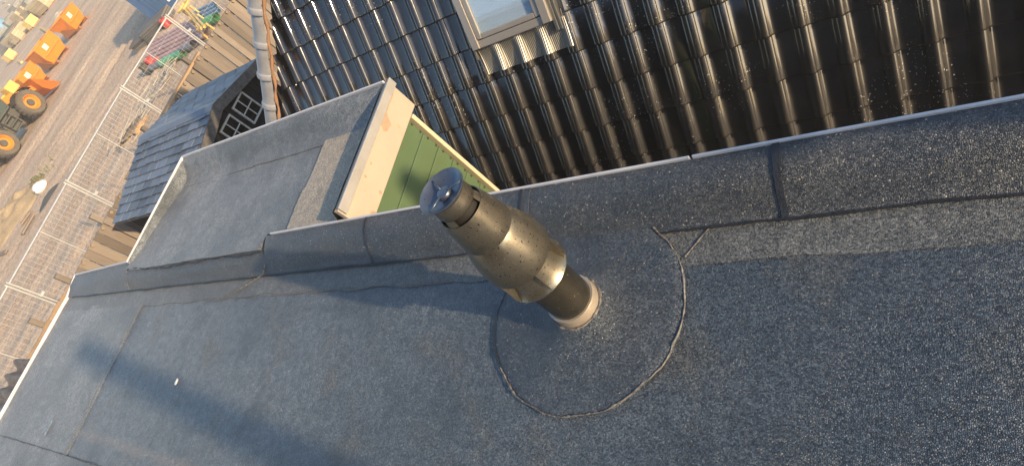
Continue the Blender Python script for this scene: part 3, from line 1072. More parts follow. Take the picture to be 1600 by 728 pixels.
hb = hip_bm()
hip_me = finish(hb, 'hip_tile', HIP, True, 50)
HM = Matrix(((hside.x, hd.x, hup.x, 0), (hside.y, hd.y, hup.y, 0), (hside.z, hd.z, hup.z, 0), (0, 0, 0, 1)))
for k in range(-6, 9):
    p = h0 + hd * (0.10 + 0.333 * k) + hup * (0.006 * (k % 2))
    if p.z < e0.z or p.z > r0.z - 0.05:
        continue
    o = bpy.data.objects.new('hip_tile', hip_me)
    COL.objects.link(o)
    o.parent = house
    o.matrix_local = Matrix.Translation(-V(B3)) @ Matrix.Translation(p) @ HM
pts = [h0 + hd * (-2.0 + 0.06 * j) + hside * (0.103 + 0.008 * math.sin(j * 2.1)) - hup * (0.030 + 0.008 * math.sin(j * 1.3)) for j in range(0, 70)]
pts = [p for p in pts if e0.z < p.z < r0.z]
bm = nb()
tube(bm, pts, [0.016 + 0.006 * math.sin(j * 1.9) for j in range(len(pts))], 6)
part('hip_mortar', bm, MORTAR, house, B3, smooth=True)

# skylight


def rbox(bm, a0, a1, b0, b1, h0_, h1_):
    ps = [rp(a, b, h) for h in (h0_, h1_) for a, b in ((a0, b0), (a1, b0), (a1, b1), (a0, b1))]
    vs = [bm.verts.new(p) for p in ps]
    for f in ((3, 2, 1, 0), (4, 5, 6, 7), (0, 1, 5, 4), (1, 2, 6, 5), (2, 3, 7, 6), (3, 0, 4, 7)):
        bm.faces.new([vs[i] for i in f])
    return bm


win = part('skylight', rbox(nb(), -0.86, -0.145, 0.30, 1.42, -0.06, 0.02), UNDER, house, B3)


def wsub(name, bm, m, **k):
    return part(name, bm, m, win, None, **k)


def shift(bm):
    bmesh.ops.translate(bm, verts=bm.verts, vec=V((0, 0, 0)))
    return bm


wsub('side_cladding', rbox(nb(), -0.885, -0.815, 0.285, 1.46, -0.02, 0.062), FRAME, bevel=0.004)
wsub('side_cladding', rbox(nb(), -0.185, -0.115, 0.285, 1.46, -0.02, 0.062), FRAME, bevel=0.004)
wsub('side_cladding', rbox(nb(), -0.885, -0.115, 1.46, 1.54, -0.02, 0.066), FRAME, bevel=0.004)
wsub('sill_cladding', rbox(nb(), -0.812, -0.188, 0.283, 0.345, -0.02, 0.046), FRAME, bevel=0.006)
wsub('sash', rbox(nb(), -0.810, -0.765, 0.352, 1.455, 0.0, 0.052), FRAME, bevel=0.006)
wsub('sash', rbox(nb(), -0.235, -0.190, 0.352, 1.455, 0.0, 0.052), FRAME, bevel=0.006)
wsub('sash', rbox(nb(), -0.762, -0.238, 0.349, 0.392, 0.0, 0.050), FRAME, bevel=0.006)
wsub('back_panel', rbox(nb(), -0.765, -0.235, 0.392, 1.455, 0.022, 0.026), PALE_BACK)  # pale blue-white panel under the pane
GLASS = bpy.data.materials.new('window_glass')
GLASS.use_nodes = True
t = GLASS.node_tree
t.nodes.remove(t.nodes['Principled BSDF'])
gl, tr, fr, ms = (t.nodes.new(n) for n in ('ShaderNodeBsdfGlossy', 'ShaderNodeBsdfTransparent', 'ShaderNodeFresnel', 'ShaderNodeMixShader'))
gl.inputs['Roughness'].default_value = 0.02
fr.inputs['IOR'].default_value = 1.5
tr.inputs['Color'].default_value = (0.92, 0.97, 1.0, 1)
ms.inputs[0].default_value = 0.14; t.links.new(tr.outputs[0], ms.inputs[1]); t.links.new(gl.outputs[0], ms.inputs[2])
t.links.new(ms.outputs[0], t.nodes['Material Output'].inputs[0])
wsub('pane', rbox(nb(), -0.766, -0.234, 0.391, 1.455, 0.036, 0.040), GLASS)
# pleated apron dressed over the tiles below
bm = nb()
NA = 430


def apron(u, v):
    a = -0.872 + 0.86 * u
    b = 0.06 + 0.225 * v
    t_ = (a / W) % 1.0
    z = TH * (1 - b / G) + prof_z(t_) - HA
    z = z * (1 - v) ** 0.7 * 0.9 + 0.016
    z += 0.0035 * math.sin(2 * PI * a / 0.0156)
    return rp(a, b, z)


grid(bm, apron, NA, 6)
wsub('apron', bm, FLASH, smooth=True)
bm = nb()
rbox(bm, -0.112, -0.085, 0.20, 1.5, -0.03, 0.035)
rbox(bm, -0.078, -0.055, 0.20, 1.5, -0.03, 0.030)
rbox(bm, -0.112, 0.0, 0.24, 1.5, -0.04, -0.02)
wsub('side_flashing', bm, FLASH, bevel=0.006)
bm = nb()
rbox(bm, -0.905, -0.888, 0.20, 1.5, -0.03, 0.03)
wsub('side_flashing', bm, FLASH, bevel=0.004)
for ch in win.children:
    ch.location = (0, 0, 0)


# ---------------------------------------------------------------- house at the photographer's back (mirrored in the black tiles)
B7 = (-0.8, -10.5, GZ)
bh = thing('brick_house', 'tall shaded brick house across the garden at the back of the photographer', 'house', B7)
bm = nb()
box(bm, (0.2, -11.0, 0.6), (13.4, 6.0, 7.8))
part('wall', bm, MATS['dark_brick'], bh, B7)
bm = nb()
prism(bm, [(-6.9, -7.6, 4.503), (-6.9, -7.6, 4.6), (-6.9, -11.0, 4.9), (-6.9, -14.4, 4.6), (-6.9, -14.4, 4.503)], (14.2, 0, 0))
part('roof', bm, UNDER, bh, B7)
for ix in range(4):
    for zz in (-1.4, 1.8):
        bm = nb()
        box(bm, (-4.9 + 3.4 * ix, -7.985, zz), (1.5, 0.06, 1.6))
        wn = part('window', bm, DARKGL, bh, B7)
        bm = nb()
        for dx in (-0.78, 0.0, 0.78):
            box(bm, (-4.9 + 3.4 * ix + dx, -7.95, zz), (0.07, 0.08, 1.7))
        part('window_frame', bm, TRIM_W, wn)


# ---------------------------------------------------------------- unseen pipe and vent added on the same roof to cast shadows
p = (2.05, -0.55, 0.004)  # added pipe, gives the shadow band of a standing person
t = thing('shadow_pipe', 'added unseen pipe casting the shadow band of a standing person across the felt roof', 'shadow caster', p)
bm = nb()
lathe(bm, [(0.22, 0.0), (0.21, 0.012), (0.15, 0.03), (0.115, 0.09), (0.105, 0.10)], 40)
part('flashing', bm, FLASH, t, None, True, 40)
bm = nb()
lathe(bm, [(0.085, 0.05), (0.085, 1.2), (0.09, 1.2), (0.09, 1.26), (0.085, 1.26), (0.085, 2.35), (0.0, 2.36)], 40)
part('pipe', bm, FLUE_LOW, t, None, True, 40)
p = (2.0, 0.87, 0.004)  # added vent, outline shaped for the shadow on the green wall
t = thing('shadow_vent', 'added unseen vent pipe, narrow-topped to cast the shadow on the green wall', 'vent', p)
bm = nb()
lathe(bm, [(0.17, 0.0), (0.16, 0.012), (0.12, 0.03), (0.10, 0.06), (0.085, 0.07)], 40)
part('flashing', bm, FLASH, t, None, True, 40)
bm = nb()
lathe(bm, [(0.085, 0.03), (0.085, 0.87), (0.14, 0.90), (0.14, 1.07), (0.11, 1.16), (0.068, 1.20), (0.068, 1.29), (0.055, 1.33), (0.0, 1.34)], 40)
part('pipe', bm, FLUE_LOW, t, None, True, 40)

# ---------------------------------------------------------------- black garden shed with shingled roof
SX0, SX1 = -11.55, -9.0
YR, ZR = 4.74, -1.23
YF, ZF = 5.89, -1.50
YN, ZN = 3.20, -1.52
B4 = (-10.25, 4.6, GZ)
shed = thing('garden_shed', 'black timber garden shed with low shingled roof and two small pale windows', 'shed', B4)
bm = nb()
prism(bm, [(SX1 - 0.02, YN, ZN - 0.015), (SX1 - 0.02, YR, ZR - 0.015), (SX1 - 0.02, YF, ZF - 0.015), (SX1 - 0.02, YF, ZF - 0.05), (SX1 - 0.02, YR, ZR - 0.05), (SX1 - 0.02, YN, ZN - 0.05)], (SX0 - SX1 + 0.04, 0, 0))
part('roof_deck', bm, BARGE, shed, B4)


def shingle_slope(y0, z0, y1, z1, ncol, nrow, rs):
    """Courses from the eave (y0,z0) up to the ridge (y1,z1)."""
    rr = random.Random(rs)
    L_ = math.hypot(y1 - y0, z1 - z0)
    up = V((0, y1 - y0, z1 - z0)).normalized()
    nrm = V((0, -(z1 - z0), (y1 - y0))).normalized()
    if nrm.z < 0:
        nrm = -nrm
    g = L_ / nrow
    w = (SX1 - SX0) / ncol
    for r in range(nrow):
        off = (0.5 if r % 2 else 0.0)
        for c in range(ncol + (1 if off else 0)):
            xa = max(SX0, SX0 + (c - off) * w)
            xb = min(SX1 - 0.005, SX0 + (c + 1 - off) * w)
            if xb - xa < 0.03:
                continue
            xa += 0.009; xb -= 0.007
            t0 = rr.uniform(-0.012, 0.012); t1 = t0 + rr.uniform(-0.008, 0.008)
            s0, s1 = r * g - 0.01, (r + 1) * g + 0.02
            lift = 0.018 + rr.uniform(0, 0.010)
            p = [V((xa, y0, z0)) + up * (s0 + t0), V((xb, y0, z0)) + up * (s0 + t1), V((xb, y0, z0)) + up * s1, V((xa, y0, z0)) + up * s1]
            top = [p[0] + nrm * (lift + 0.004), p[1] + nrm * (lift + 0.004), p[2] + nrm * 0.004, p[3] + nrm * 0.004]
            bot = [q - nrm * 0.012 for q in top]
            bm = nb()
            a = [bm.verts.new(q) for q in top]
            b = [bm.verts.new(q) for q in bot]
            bm.faces.new(a)
            for k in range(4):
                bm.faces.new((a[k], b[k], b[(k + 1) % 4], a[(k + 1) % 4]))
            bm.faces.new(b[::-1])
            part('shingle', bm, SHINGLE, shed, B4)


shingle_slope(YN, ZN, YR, ZR, 8, 10, 1)
shingle_slope(YF, ZF, YR, ZR, 8, 8, 2)
bm = nb()
for i in range(9):
    x0 = SX0 + (SX1 - SX0) * i / 9
    x1 = SX0 + (SX1 - SX0) * (i + 1) / 9 + 0.03
    prism(bm, [(x0, YR - 0.11, ZR + 0.004), (x0, YR, ZR + 0.030 + 0.004 * (i % 2)), (x0, YR + 0.11, ZR + 0.004), (x0, YR + 0.11, ZR - 0.012), (x0, YR, ZR + 0.014), (x0, YR - 0.11, ZR - 0.012)], (x1 - x0, 0, 0))
part('ridge_cap', bm, SHINGLE, shed, B4)
for (ya, za, yb, zb) in ((YN - 0.03, ZN, YR, ZR), (YF + 0.03, ZF, YR, ZR)):
    bm = nb()
    prism(bm, [(SX1 + 0.003, ya, za + 0.025), (SX1 + 0.003, yb, zb + 0.03), (SX1 + 0.003, yb, zb - 0.13), (SX1 + 0.003, ya, za - 0.13)], (0.035, 0, 0))
    part('barge_board', bm, BARGE, shed, B4)
bm = nb()
GXB = SX1 - 0.10
prism(bm, [(GXB, YN + 0.12, GZ), (GXB, YN + 0.12, ZN - 0.05), (GXB, YR, ZR - 0.06), (GXB, YF - 0.1, ZF - 0.05), (GXB, YF - 0.1, GZ)], (SX0 - GXB + 0.12, 0, 0))
part('wall', bm, SHEDW, shed, B4)
y = YN + 0.13
while y < YF - 0.15:                                  # upright boards of the gable
    zt = (ZN + (ZR - ZN) * (y - YN) / (YR - YN) if y < YR else ZF + (ZR - ZF) * (YF - y) / (YF - YR)) - 0.07
    bm = nb()
    box(bm, (GXB + 0.012, y + 0.06, (GZ + zt) / 2), (0.02, 0.112, zt - GZ))
    part('wall_board', bm, SHEDW, shed, B4)
    y += 0.122
for yc in (5.07, 4.62):
    zc, w, h = -1.70, 0.32, 0.39
    bm = nb()
    xg = GXB + 0.034
    box(bm, (xg, yc, zc), (0.016, w - 0.03, h - 0.03))
    wn = part('window', bm, DARKGL, shed, B4, label=None)
    bm = nb()
    for dy, dz, sy, sz in ((-w / 2, 0, 0.026, h + 0.026), (w / 2, 0, 0.026, h + 0.026), (0, h / 2, w - 0.027, 0.026), (0, -h / 2, w - 0.027, 0.026)):
        box(bm, (xg + 0.008, yc + dy, zc + dz), (0.034, sy, sz))
    part('window_frame', bm, WINF, wn)
    bm = nb()
    box(bm, (xg + 0.013, yc, zc), (0.012, 0.016, h - 0.04))
    part('glazing_bar', bm, WINF, wn)
    bm = nb()
    box(bm, (xg + 0.0145, yc, zc), (0.012, w - 0.04, 0.016))
    part('glazing_bar', bm, WINF, wn)

# ---------------------------------------------------------------- timber board fence
FXX, FZT = -12.42, -1.6
B5 = (FXX, 4.0, GZ)
fence = thing('timber_fence', 'weathered brown vertical board fence behind the shed and along the yard', 'fence', B5)
rr = random.Random(11)
y = -1.6
i = 0
while y < 12.5:
    w = 0.165 + rr.uniform(-0.01, 0.01)
    zt = FZT + rr.uniform(-0.02, 0.015)
    newb = y < 2.0
    front = i % 2 == 0
    xx = FXX + (0.032 if front and not newb else 0.0) + rr.uniform(-0.003, 0.003)
    bm = nb()
    Rm = Matrix.Rotation(rr.uniform(-0.006, 0.006), 3, 'X')
    ww = w - (0.022 if front else 0.004) if not newb else w - 0.003
    box(bm, (xx, y + w / 2, (zt + GZ) / 2 + 0.02), (0.022, ww, zt - GZ - 0.04), Rm)
    part('board', bm, WOOD3 if newb else WOOD, fence, B5)
    if not newb and i % 2 == 1:
        bm = nb()
        box(bm, (FXX + 0.03, y + w / 2, zt - 0.03), (0.05, 0.05, 0.05), Matrix.Rotation(0.4, 3, 'X'))
        part('rail_end', bm, WOOD3, fence, B5)
    y += w
    i += 1
for zz in (-1.78, -2.5):
    bm = nb()
    box(bm, (FXX - 0.048, 5.4, zz), (0.05, 14.0, 0.09))
    part('rail', bm, WOOD, fence, B5)
bm = nb()
box(bm, (FXX - 0.10, 5.85, FZT + 0.0), (0.15, 3.1, 0.045), Matrix.Rotation(0.02, 3, 'Z'))
part('capping_plank', bm, WOOD2, fence, B5, label='fresh orange plank laid along the top of the fence')
for py in (1.45, 2.25, 3.42, 5.35, 7.1, 9.0):
    bm = nb()
    box(bm, (FXX - 0.14, py, (GZ + FZT + 0.20) / 2), (0.09, 0.09, FZT + 0.20 - GZ))
    part('post', bm, WOOD, fence, B5, bevel=0.006)
bm = nb()
box(bm, (-13.3, 4.5, GZ + 0.11), (0.10, 14.5, 0.22), Matrix.Rotation(0.0, 3, 'Z'))
o = link('concrete_kerb', finish(bm, 'concrete_kerb', CONC))
tag(o, 'long pale concrete kerb on the ground behind the timber fence', 'kerb')

# ---------------------------------------------------------------- mesh site fence panels
def site_panel(p0, p1, label):
    p0, p1 = V(p0), V(p1)
    base = (p0 + p1) / 2
    base.z = GZ
    t = thing('site_fence_panel', label, 'mesh fence', base, 0, 'white mesh site fence panels along the yard')
    d = (p1 - p0)
    L_ = d.length
    d.normalize()
    H_ = 2.0
    up = V((0, 0, 1))
    q0, q1 = p0 - base + d * 0.03, p1 - base - d * 0.03
    q0.z = q1.z = 0.12
    T_ = 1.88

    def tb_(name, a, b, r):
        bm = nb()
        tube(bm, [a, b], r, 8)
        part(name, bm, GALV, t, None, True, 50)
    tb_('top_tube', q0 + up * T_, q1 + up * T_, 0.021)
    tb_('bottom_tube', q0, q1, 0.019)
    tb_('end_tube', q0 - up * 0.10, q0 + up * (T_ + 0.05), 0.021)
    tb_('end_tube', q1 - up * 0.10, q1 + up * (T_ + 0.05), 0.021)
    m_ = (q0 + q1) / 2
    tb_('middle_tube', m_, m_ + up * T_, 0.014)
    bm = nb()
    n = int(L_ / 0.11)
    for k in range(1, n):
        a = q0.lerp(q1, k / n)
        tube(bm, [a, a + up * T_], 0.0018, 3, False)
    for k in range(1, 9):
        tube(bm, [q0 + up * T_ * k / 9, q1 + up * T_ * k / 9], 0.0030, 3, False)
    part('wire_mesh', bm, GALV, t, None, kind='stuff')
    bm = nb()
    box(bm, (q1.x, q1.y + 0.03, 0.06), (0.62, 0.2, 0.12))
    part('foot', bm, CONC, t, bevel=0.02)
    bm = nb()
    box(bm, (q1.x, q1.y + 0.03, 1.45), (0.07, 0.11, 0.05))
    part('coupler', bm, GALV, t)


J = [(-15.0, 14.1), (-15.08, 11.6), (-15.14, 9.23), (-15.18, 7.05), (-14.95, 4.48), (-14.60, 2.15), (-14.35, -0.2)]
LB = ['white mesh fence panel in front of the blue container', 'white mesh fence panel beside the far end of the pipe bundle', 'white mesh fence panel in front of the pink pipes',
      'white mesh fence panel by the wooden pallet and the far shed corner', 'white mesh fence panel between the white bag and the near shed corner', 'nearest white mesh fence panel, by the corner of the flat roof']
for k in range(6):
    site_panel((*J[k], 0), (*J[k + 1], 0), LB[k])

# ---------------------------------------------------------------- corrugated lean-to below the roof edge
B6 = (-8.3, 0.1, GZ)
lean = thing('lean_to', 'low lean-to with grey corrugated fibre cement roof below the roof corner', 'lean-to', B6)
LX, LZ = -9.30, -0.74
for s, (y0, y1) in enumerate(((-1.9, -1.0), (-1.01, -0.10), (-0.11, 0.62))):
    bm = nb()

    def cor(u, v, y0=y0, y1=y1, s=s):
        x = LX + 1.7 * u
        y = y0 + (y1 - y0) * v
        return (x, y, LZ + 0.06 * u + 0.042 * math.sin(2 * PI * y / 0.182) + 0.004 * s)
    vs = grid(bm, cor, 4, 56)
    bmesh.ops.solidify(bm, geom=bm.faces[:], thickness=0.014)
    part('corrugated_sheet', bm, FIBRE, lean, B6, True, 40)
for xx in (LX + 0.15, LX + 1.5):
    for yy in (-1.7, 0.5):
        bm = nb()
        box(bm, (xx, yy, (GZ + LZ - 0.15) / 2), (0.1, 0.1, LZ - 0.15 - GZ))
        part('post', bm, WOOD, lean, B6)
    bm = nb()
    box(bm, (xx, -0.6, LZ - 0.10), (0.1, 2.5, 0.098))
    part('beam', bm, WOOD, lean, B6)

# ---------------------------------------------------------------- skips in the yard
def skip(x, y, w, d, h, label, m, rz=0.0):
    """Tipping skip: w along the yard (local y), d depth, sloping front, label on the side facing the houses."""
    t = thing('tipping_skip', label, 'skip', (x, y, GZ), rz, 'orange tipping skips in the yard')
    z0 = 0.16
    prof = [(d * 0.5, z0 + h), (d * 0.40, z0 + h * 0.42), (d * 0.28, z0), (-d * 0.25, z0), (-d * 0.62, z0 + h * 0.95)]
    bm = nb()
    rings = []
    for yy, sc in ((-w / 2, 1.0), (w / 2, 1.0)):
        rings.append([bm.verts.new((px_, yy * (1.0 if pz > z0 + h * .3 else 0.80), pz)) for px_, pz in prof])
    a, b = rings
    for k in range(len(prof) - 1):
        bm.faces.new((a[k], b[k], b[k + 1], a[k + 1]))
    bm.faces.new(a[::-1]); bm.faces.new(b)
    bmesh.ops.recalc_face_normals(bm, faces=bm.faces)
    bmesh.ops.solidify(bm, geom=bm.faces[:], thickness=0.03)
    part('hopper', bm, m, t)
    bm = nb()
    tube(bm, [(d * 0.5, -w / 2, z0 + h), (d * 0.5, w / 2, z0 + h), (-d * 0.62, w / 2, z0 + h * 0.95), (-d * 0.62, -w / 2, z0 + h * 0.95), (d * 0.5, -w / 2, z0 + h)], 0.035, 6)
    part('rim', bm, m, t)
    for yy in (-0.33, 0.33):
        bm = nb()
        box(bm, (0.0, yy * w, 0.09), (d * 0.95, 0.14, 0.14))
        part('fork_channel', bm, ORANGE_D, t)
    bm = nb()
    prism(bm, [(d * 0.45, -w * 0.46, 0.15), (-d * 0.5, -w * 0.46, 0.15), (-d * 0.3, -w * 0.46, z0 + h * 0.5), (-d * 0.2, -w * 0.46, z0 + h * 0.5)], (0, -0.05, 0))
    part('side_bracket', bm, ORANGE_D, t)
    bm = nb()
    prism(bm, [(d * 0.435, -w * 0.40, z0 + h * 0.50), (d * 0.435, w * 0.42, z0 + h * 0.50), (d * 0.435, w * 0.42, z0 + h * 0.44), (d * 0.435, -w * 0.40, z0 + h * 0.44)], (0.05, 0, 0))
    part('rib', bm, m, t)
    slope = (d * 0.5 - d * 0.40) / (h * 0.58)
    bm = nb()
    zc = z0 + h * 0.72
    xc = d * 0.40 + (zc - z0 - h * 0.42) * slope + 0.022
    hh, wl = 0.15, 0.32
    prism(bm, [(xc - hh * slope, -w * 0.12 - wl / 2, zc - hh), (xc - hh * slope, -w * 0.12 + wl / 2, zc - hh), (xc + hh * slope, -w * 0.12 + wl / 2, zc + hh), (xc + hh * slope, -w * 0.12 - wl / 2, zc + hh)], (0.008, 0, 0))
    lab = part('label', bm, LABELW, t)
    bm = nb()
    for q in range(3):
        dz = 0.07 - 0.07 * q
        box(bm, (xc + dz * slope + 0.011, -w * 0.12, zc + dz), (0.006, 0.22 - 0.05 * q, 0.022))
    part('print', bm, INK, lab)
    return t


skip(-45.3, 23.0, 1.55, 1.5, 1.0, 'orange tipping skip farthest from the loader, with rubble bag behind it', ORANGE, math.radians(14))
skip(-44.7, 20.15, 1.75, 1.55, 1.15, 'middle one of the orange tipping skips, the largest and brightest', ORANGE, math.radians(4))
skip(-44.3, 17.8, 1.45, 1.45, 1.05, 'orange tipping skip right beside the wheel loader', ORANGE, math.radians(6))

# ---------------------------------------------------------------- wheel loader
lx, ly = -38.85, 12.75
ld = thing('wheel_loader', 'orange wheel loader with muddy tyres and dark glass cab parked by the skips', 'loader', (lx, ly, GZ), math.radians(8))
WR = 0.70


def wheel(x, y):
    bm = nb()
    prof = [(WR * 0.55, -0.27), (WR * 0.86, -0.29), (WR * 0.97, -0.22), (WR, -0.12), (WR, 0.12), (WR * 0.97, 0.22), (WR * 0.86, 0.29), (WR * 0.55, 0.27)]
    seg = 40
    rings = []
    for q, (r, s) in enumerate(prof):
        ring = []
        for k in range(seg):
            a = 2 * PI * k / seg
            r2 = r - (0.05 if (k % 2 == 0 and 2 <= q <= 5) else 0)
            ring.append(bm.verts.new((s, r2 * math.cos(a), WR + r2 * math.sin(a))))
        rings.append(ring)
    for a, b in zip(rings, rings[1:]):
        for k in range(seg):
            bm.faces.new((a[k], a[(k + 1) % seg], b[(k + 1) % seg], b[k]))
    me = finish(bm, 'wheel', RUBBER, True, 35)
    o = link('wheel', me, ld)
    o.location = (x, y, 0)
    sgn = 1 if x > 0 else -1
    bm = nb()
    pr = [(WR * 0.56, 0.24), (WR * 0.52, 0.25), (WR * 0.42, 0.14), (WR * 0.40, 0.10), (WR * 0.22, 0.10), (WR * 0.20, 0.16), (0.0, 0.17)]
    rings = [[bm.verts.new((sgn * s, r * math.cos(2 * PI * k / 24), WR + r * math.sin(2 * PI * k / 24))) for k in range(24)] for r, s in pr]
    for a, b in zip(rings, rings[1:]):
        for k in range(24):
            bm.faces.new((a[k], a[(k + 1) % 24], b[(k + 1) % 24], b[k]))
    part('rim', bm, ORANGE, o, None, True, 35)
    bm = nb()
    for k in range(24):
        pass
    tube(bm, [(sgn * 0.10, 0, WR), (sgn * 0.20, 0, WR)], [0.19, 0.16], 12)
    part('hub', bm, MACH, o, None, True, 40)


for wx in (0.95, -0.95):
    wheel(wx, 1.36)
    wheel(wx, -1.30)
bm = nb()
box(bm, (0, 0.0, 0.95), (0.95, 3.6, 0.5))
box(bm, (0.55, 0.0, 0.75), (0.45, 0.9, 0.55))
part('chassis', bm, MACH, ld, bevel=0.04)
bm = nb()
prism(bm, [(-0.72, -0.55, 1.2), (-0.72, -2.35, 1.15), (-0.72, -2.5, 1.75), (-0.72, -2.2, 2.1), (-0.72, -0.55, 2.2)], (1.44, 0, 0))
part('engine_hood', bm, ORANGE, ld, bevel=0.06)
bm = nb()
box(bm, (0, -2.35, 1.0), (1.7, 0.45, 0.75))
part('counterweight', bm, ORANGE, ld, bevel=0.08)
for wx in (1, -1):
    for wy, L_ in ((-1.30, 1.7), (1.36, 1.5)):
        bm = nb()
        vs0 = []
        for k in range(9):
            a = PI * (0.15 + 0.62 * k / 8) if wy > 0 else PI * (0.18 + 0.66 * k / 8)
            vs0.append((wy + 0.76 * math.cos(a), WR + 0.76 * math.sin(a)))
        for (ya, za), (yb, zb) in zip(vs0, vs0[1:]):
            quad(bm, (wx * 0.64, ya, za), (wx * 1.24, ya, za), (wx * 1.24, yb, zb), (wx * 0.64, yb, zb))
        bmesh.ops.solidify(bm, geom=bm.faces[:], thickness=0.03)
        part('mudguard', bm, MACH if wy < 0 else RUBBER, ld)
bm = nb()
prism(bm, [(-0.68, -0.55, 1.3), (-0.68, 0.75, 1.3), (-0.68, 0.95, 2.0), (-0.68, 0.6, 2.95), (-0.68, -0.45, 2.95), (-0.68, -0.6, 2.1)], (1.36, 0, 0))
cabo = part('cab', bm, CABGL, ld, bevel=0.03)
bm = nb()
for s in (0.69, -0.69):
    for a, b in (((s, -0.55, 1.3), (s, -0.6, 2.1)), ((s, -0.6, 2.1), (s, -0.45, 2.95)), ((s, 0.75, 1.3), (s, 0.95, 2.0)), ((s, 0.95, 2.0), (s, 0.6, 2.95)), ((s, 0.12, 1.3), (s, 0.05, 2.95)), ((s, -0.6, 2.0), (s, 0.95, 2.0)), ((s, -0.55, 1.3), (s, 0.75, 1.3))):
        tube(bm, [a, b], 0.045, 6)
part('cab_frame', bm, MACH, cabo)
bm = nb()
box(bm, (0, 0.08, 3.0), (1.45, 1.25, 0.12))
part('cab_roof', bm, ORANGE, cabo, bevel=0.04)
bm = nb()
box(bm, (0.1, 0.0, 1.75), (0.45, 0.4, 0.5))
box(bm, (0.72, -0.05, 1.62), (0.03, 0.30, 0.30))
part('seat', bm, YELLOW, cabo)
bm = nb()
for q in range(3):
    box(bm, (0.93, -0.05, 0.52 + 0.28 * q), (0.32, 0.62, 0.05))
box(bm, (0.88, -0.35, 0.85), (0.25, 0.05, 0.75))
box(bm, (0.88, 0.27, 0.85), (0.25, 0.05, 0.75))
part('steps', bm, MACH, ld)
bm = nb()
for s in (-0.42, 0.42):
    prism(bm, [(s - 0.06, 0.85, 1.75), (s - 0.06, 1.9, 1.45), (s - 0.06, 2.9, 0.75), (s - 0.06, 2.9, 0.5), (s - 0.06, 1.8, 1.1), (s - 0.06, 0.85, 1.4)], (0.12, 0, 0))
box(bm, (0, 1.95, 1.22), (0.75, 0.3, 0.3))
part('lift_arms', bm, ORANGE, ld)
bm = nb()
box(bm, (0.25, 1.9, 1.62), (0.62, 0.62, 0.5))
box(bm, (-0.35, 1.75, 1.50), (0.5, 0.9, 0.35))
part('front_housing', bm, YELLOW, ld, bevel=0.05)
bm = nb()
pr = [(2.55, 1.30), (2.50, 0.62), (2.65, 0.28), (2.95, 0.14), (3.35, 0.12)]
for (ya, za), (yb, zb) in zip(pr, pr[1:]):
    quad(bm, (-1.0, ya, za), (1.0, ya, za), (1.0, yb, zb), (-1.0, yb, zb))
for s in (-1.0, 1.0):
    bm.faces.new([bm.verts.new((s, yy, zz)) for yy, zz in pr])
bmesh.ops.solidify(bm, geom=bm.faces[:], thickness=0.04)
part('bucket', bm, ORANGE, ld)

# ---------------------------------------------------------------- blue container
cb = (-25.19, 18.38, GZ)
con = thing('site_container', 'blue corrugated site container with a white door at the edge of the yard', 'container', cb, math.radians(-32))
Lc, Wc, Hc = 6.0, 2.4, 1.75
bm = nb()
box(bm, (0, 0, Hc / 2 + 0.05), (Wc - 0.16, Lc - 0.16, Hc - 0.15))
part('body', bm, BLUEC, con)
bm = nb()
k = 0
yy = -Lc / 2 + 0.16
while yy < Lc / 2 - 0.2:
    if not (-2.1 < yy < -0.9):
        box(bm, (Wc / 2 - 0.06, yy, Hc / 2 + 0.05), (0.05, 0.07, Hc - 0.36))
    yy += 0.16
xx = -Wc / 2 + 0.16
while xx < Wc / 2 - 0.1:
    box(bm, (xx, -Lc / 2 + 0.06, Hc / 2 + 0.05), (0.07, 0.05, Hc - 0.36))
    xx += 0.16
part('corrugation', bm, BLUEC, con, kind='stuff')
bm = nb()
for sx in (-1, 1):
    for sy in (-1, 1):
        box(bm, (sx * (Wc / 2 - 0.07), sy * (Lc / 2 - 0.07), Hc / 2), (0.15, 0.15, Hc))
    for zz in (0.09, Hc - 0.08):
        box(bm, (sx * (Wc / 2 - 0.065), 0, zz), (0.12, Lc - 0.31, 0.16))
for sy in (-1, 1):
    for zz in (0.09, Hc - 0.08):
        box(bm, (0, sy * (Lc / 2 - 0.065), zz), (Wc - 0.31, 0.12, 0.155))
part('frame', bm, BLUEC, con)
bm = nb()
box(bm, (Wc / 2 - 0.045, -1.5, 0.95), (0.05, 1.05, 1.35))
part('door', bm, WHITEP, con)

# ---------------------------------------------------------------- pipes lying behind the fence
def pipe(name, label, a, b, r, m, group, socket=True, hollow=True):
    a, b = V(a), V(b)
    d = (b - a).normalized()
    t = thing(name, label, 'pipe', a, 0, group)
    bm = nb()
    L_ = b - a
    tube(bm, [(0, 0, 0), L_], r, 14, caps=not hollow)
    part('pipe_wall', bm, m, t, None, True, 40)
    if socket:
        bm = nb()
        tube(bm, [d * -0.02, d * 0.20], r * 1.18, 14, caps=False)
        part('socket', bm, m, t, None, True, 40)
    bm = nb()
    tube(bm, [L_ - d * 0.05, L_ + d * 0.002], r * 0.86, 12)
    part('dark_bore', bm, FLUE_IN, t)


def line(px0, py0, px1, py1, z):
    return spot(px0, py0, z), spot(px1, py1, z)


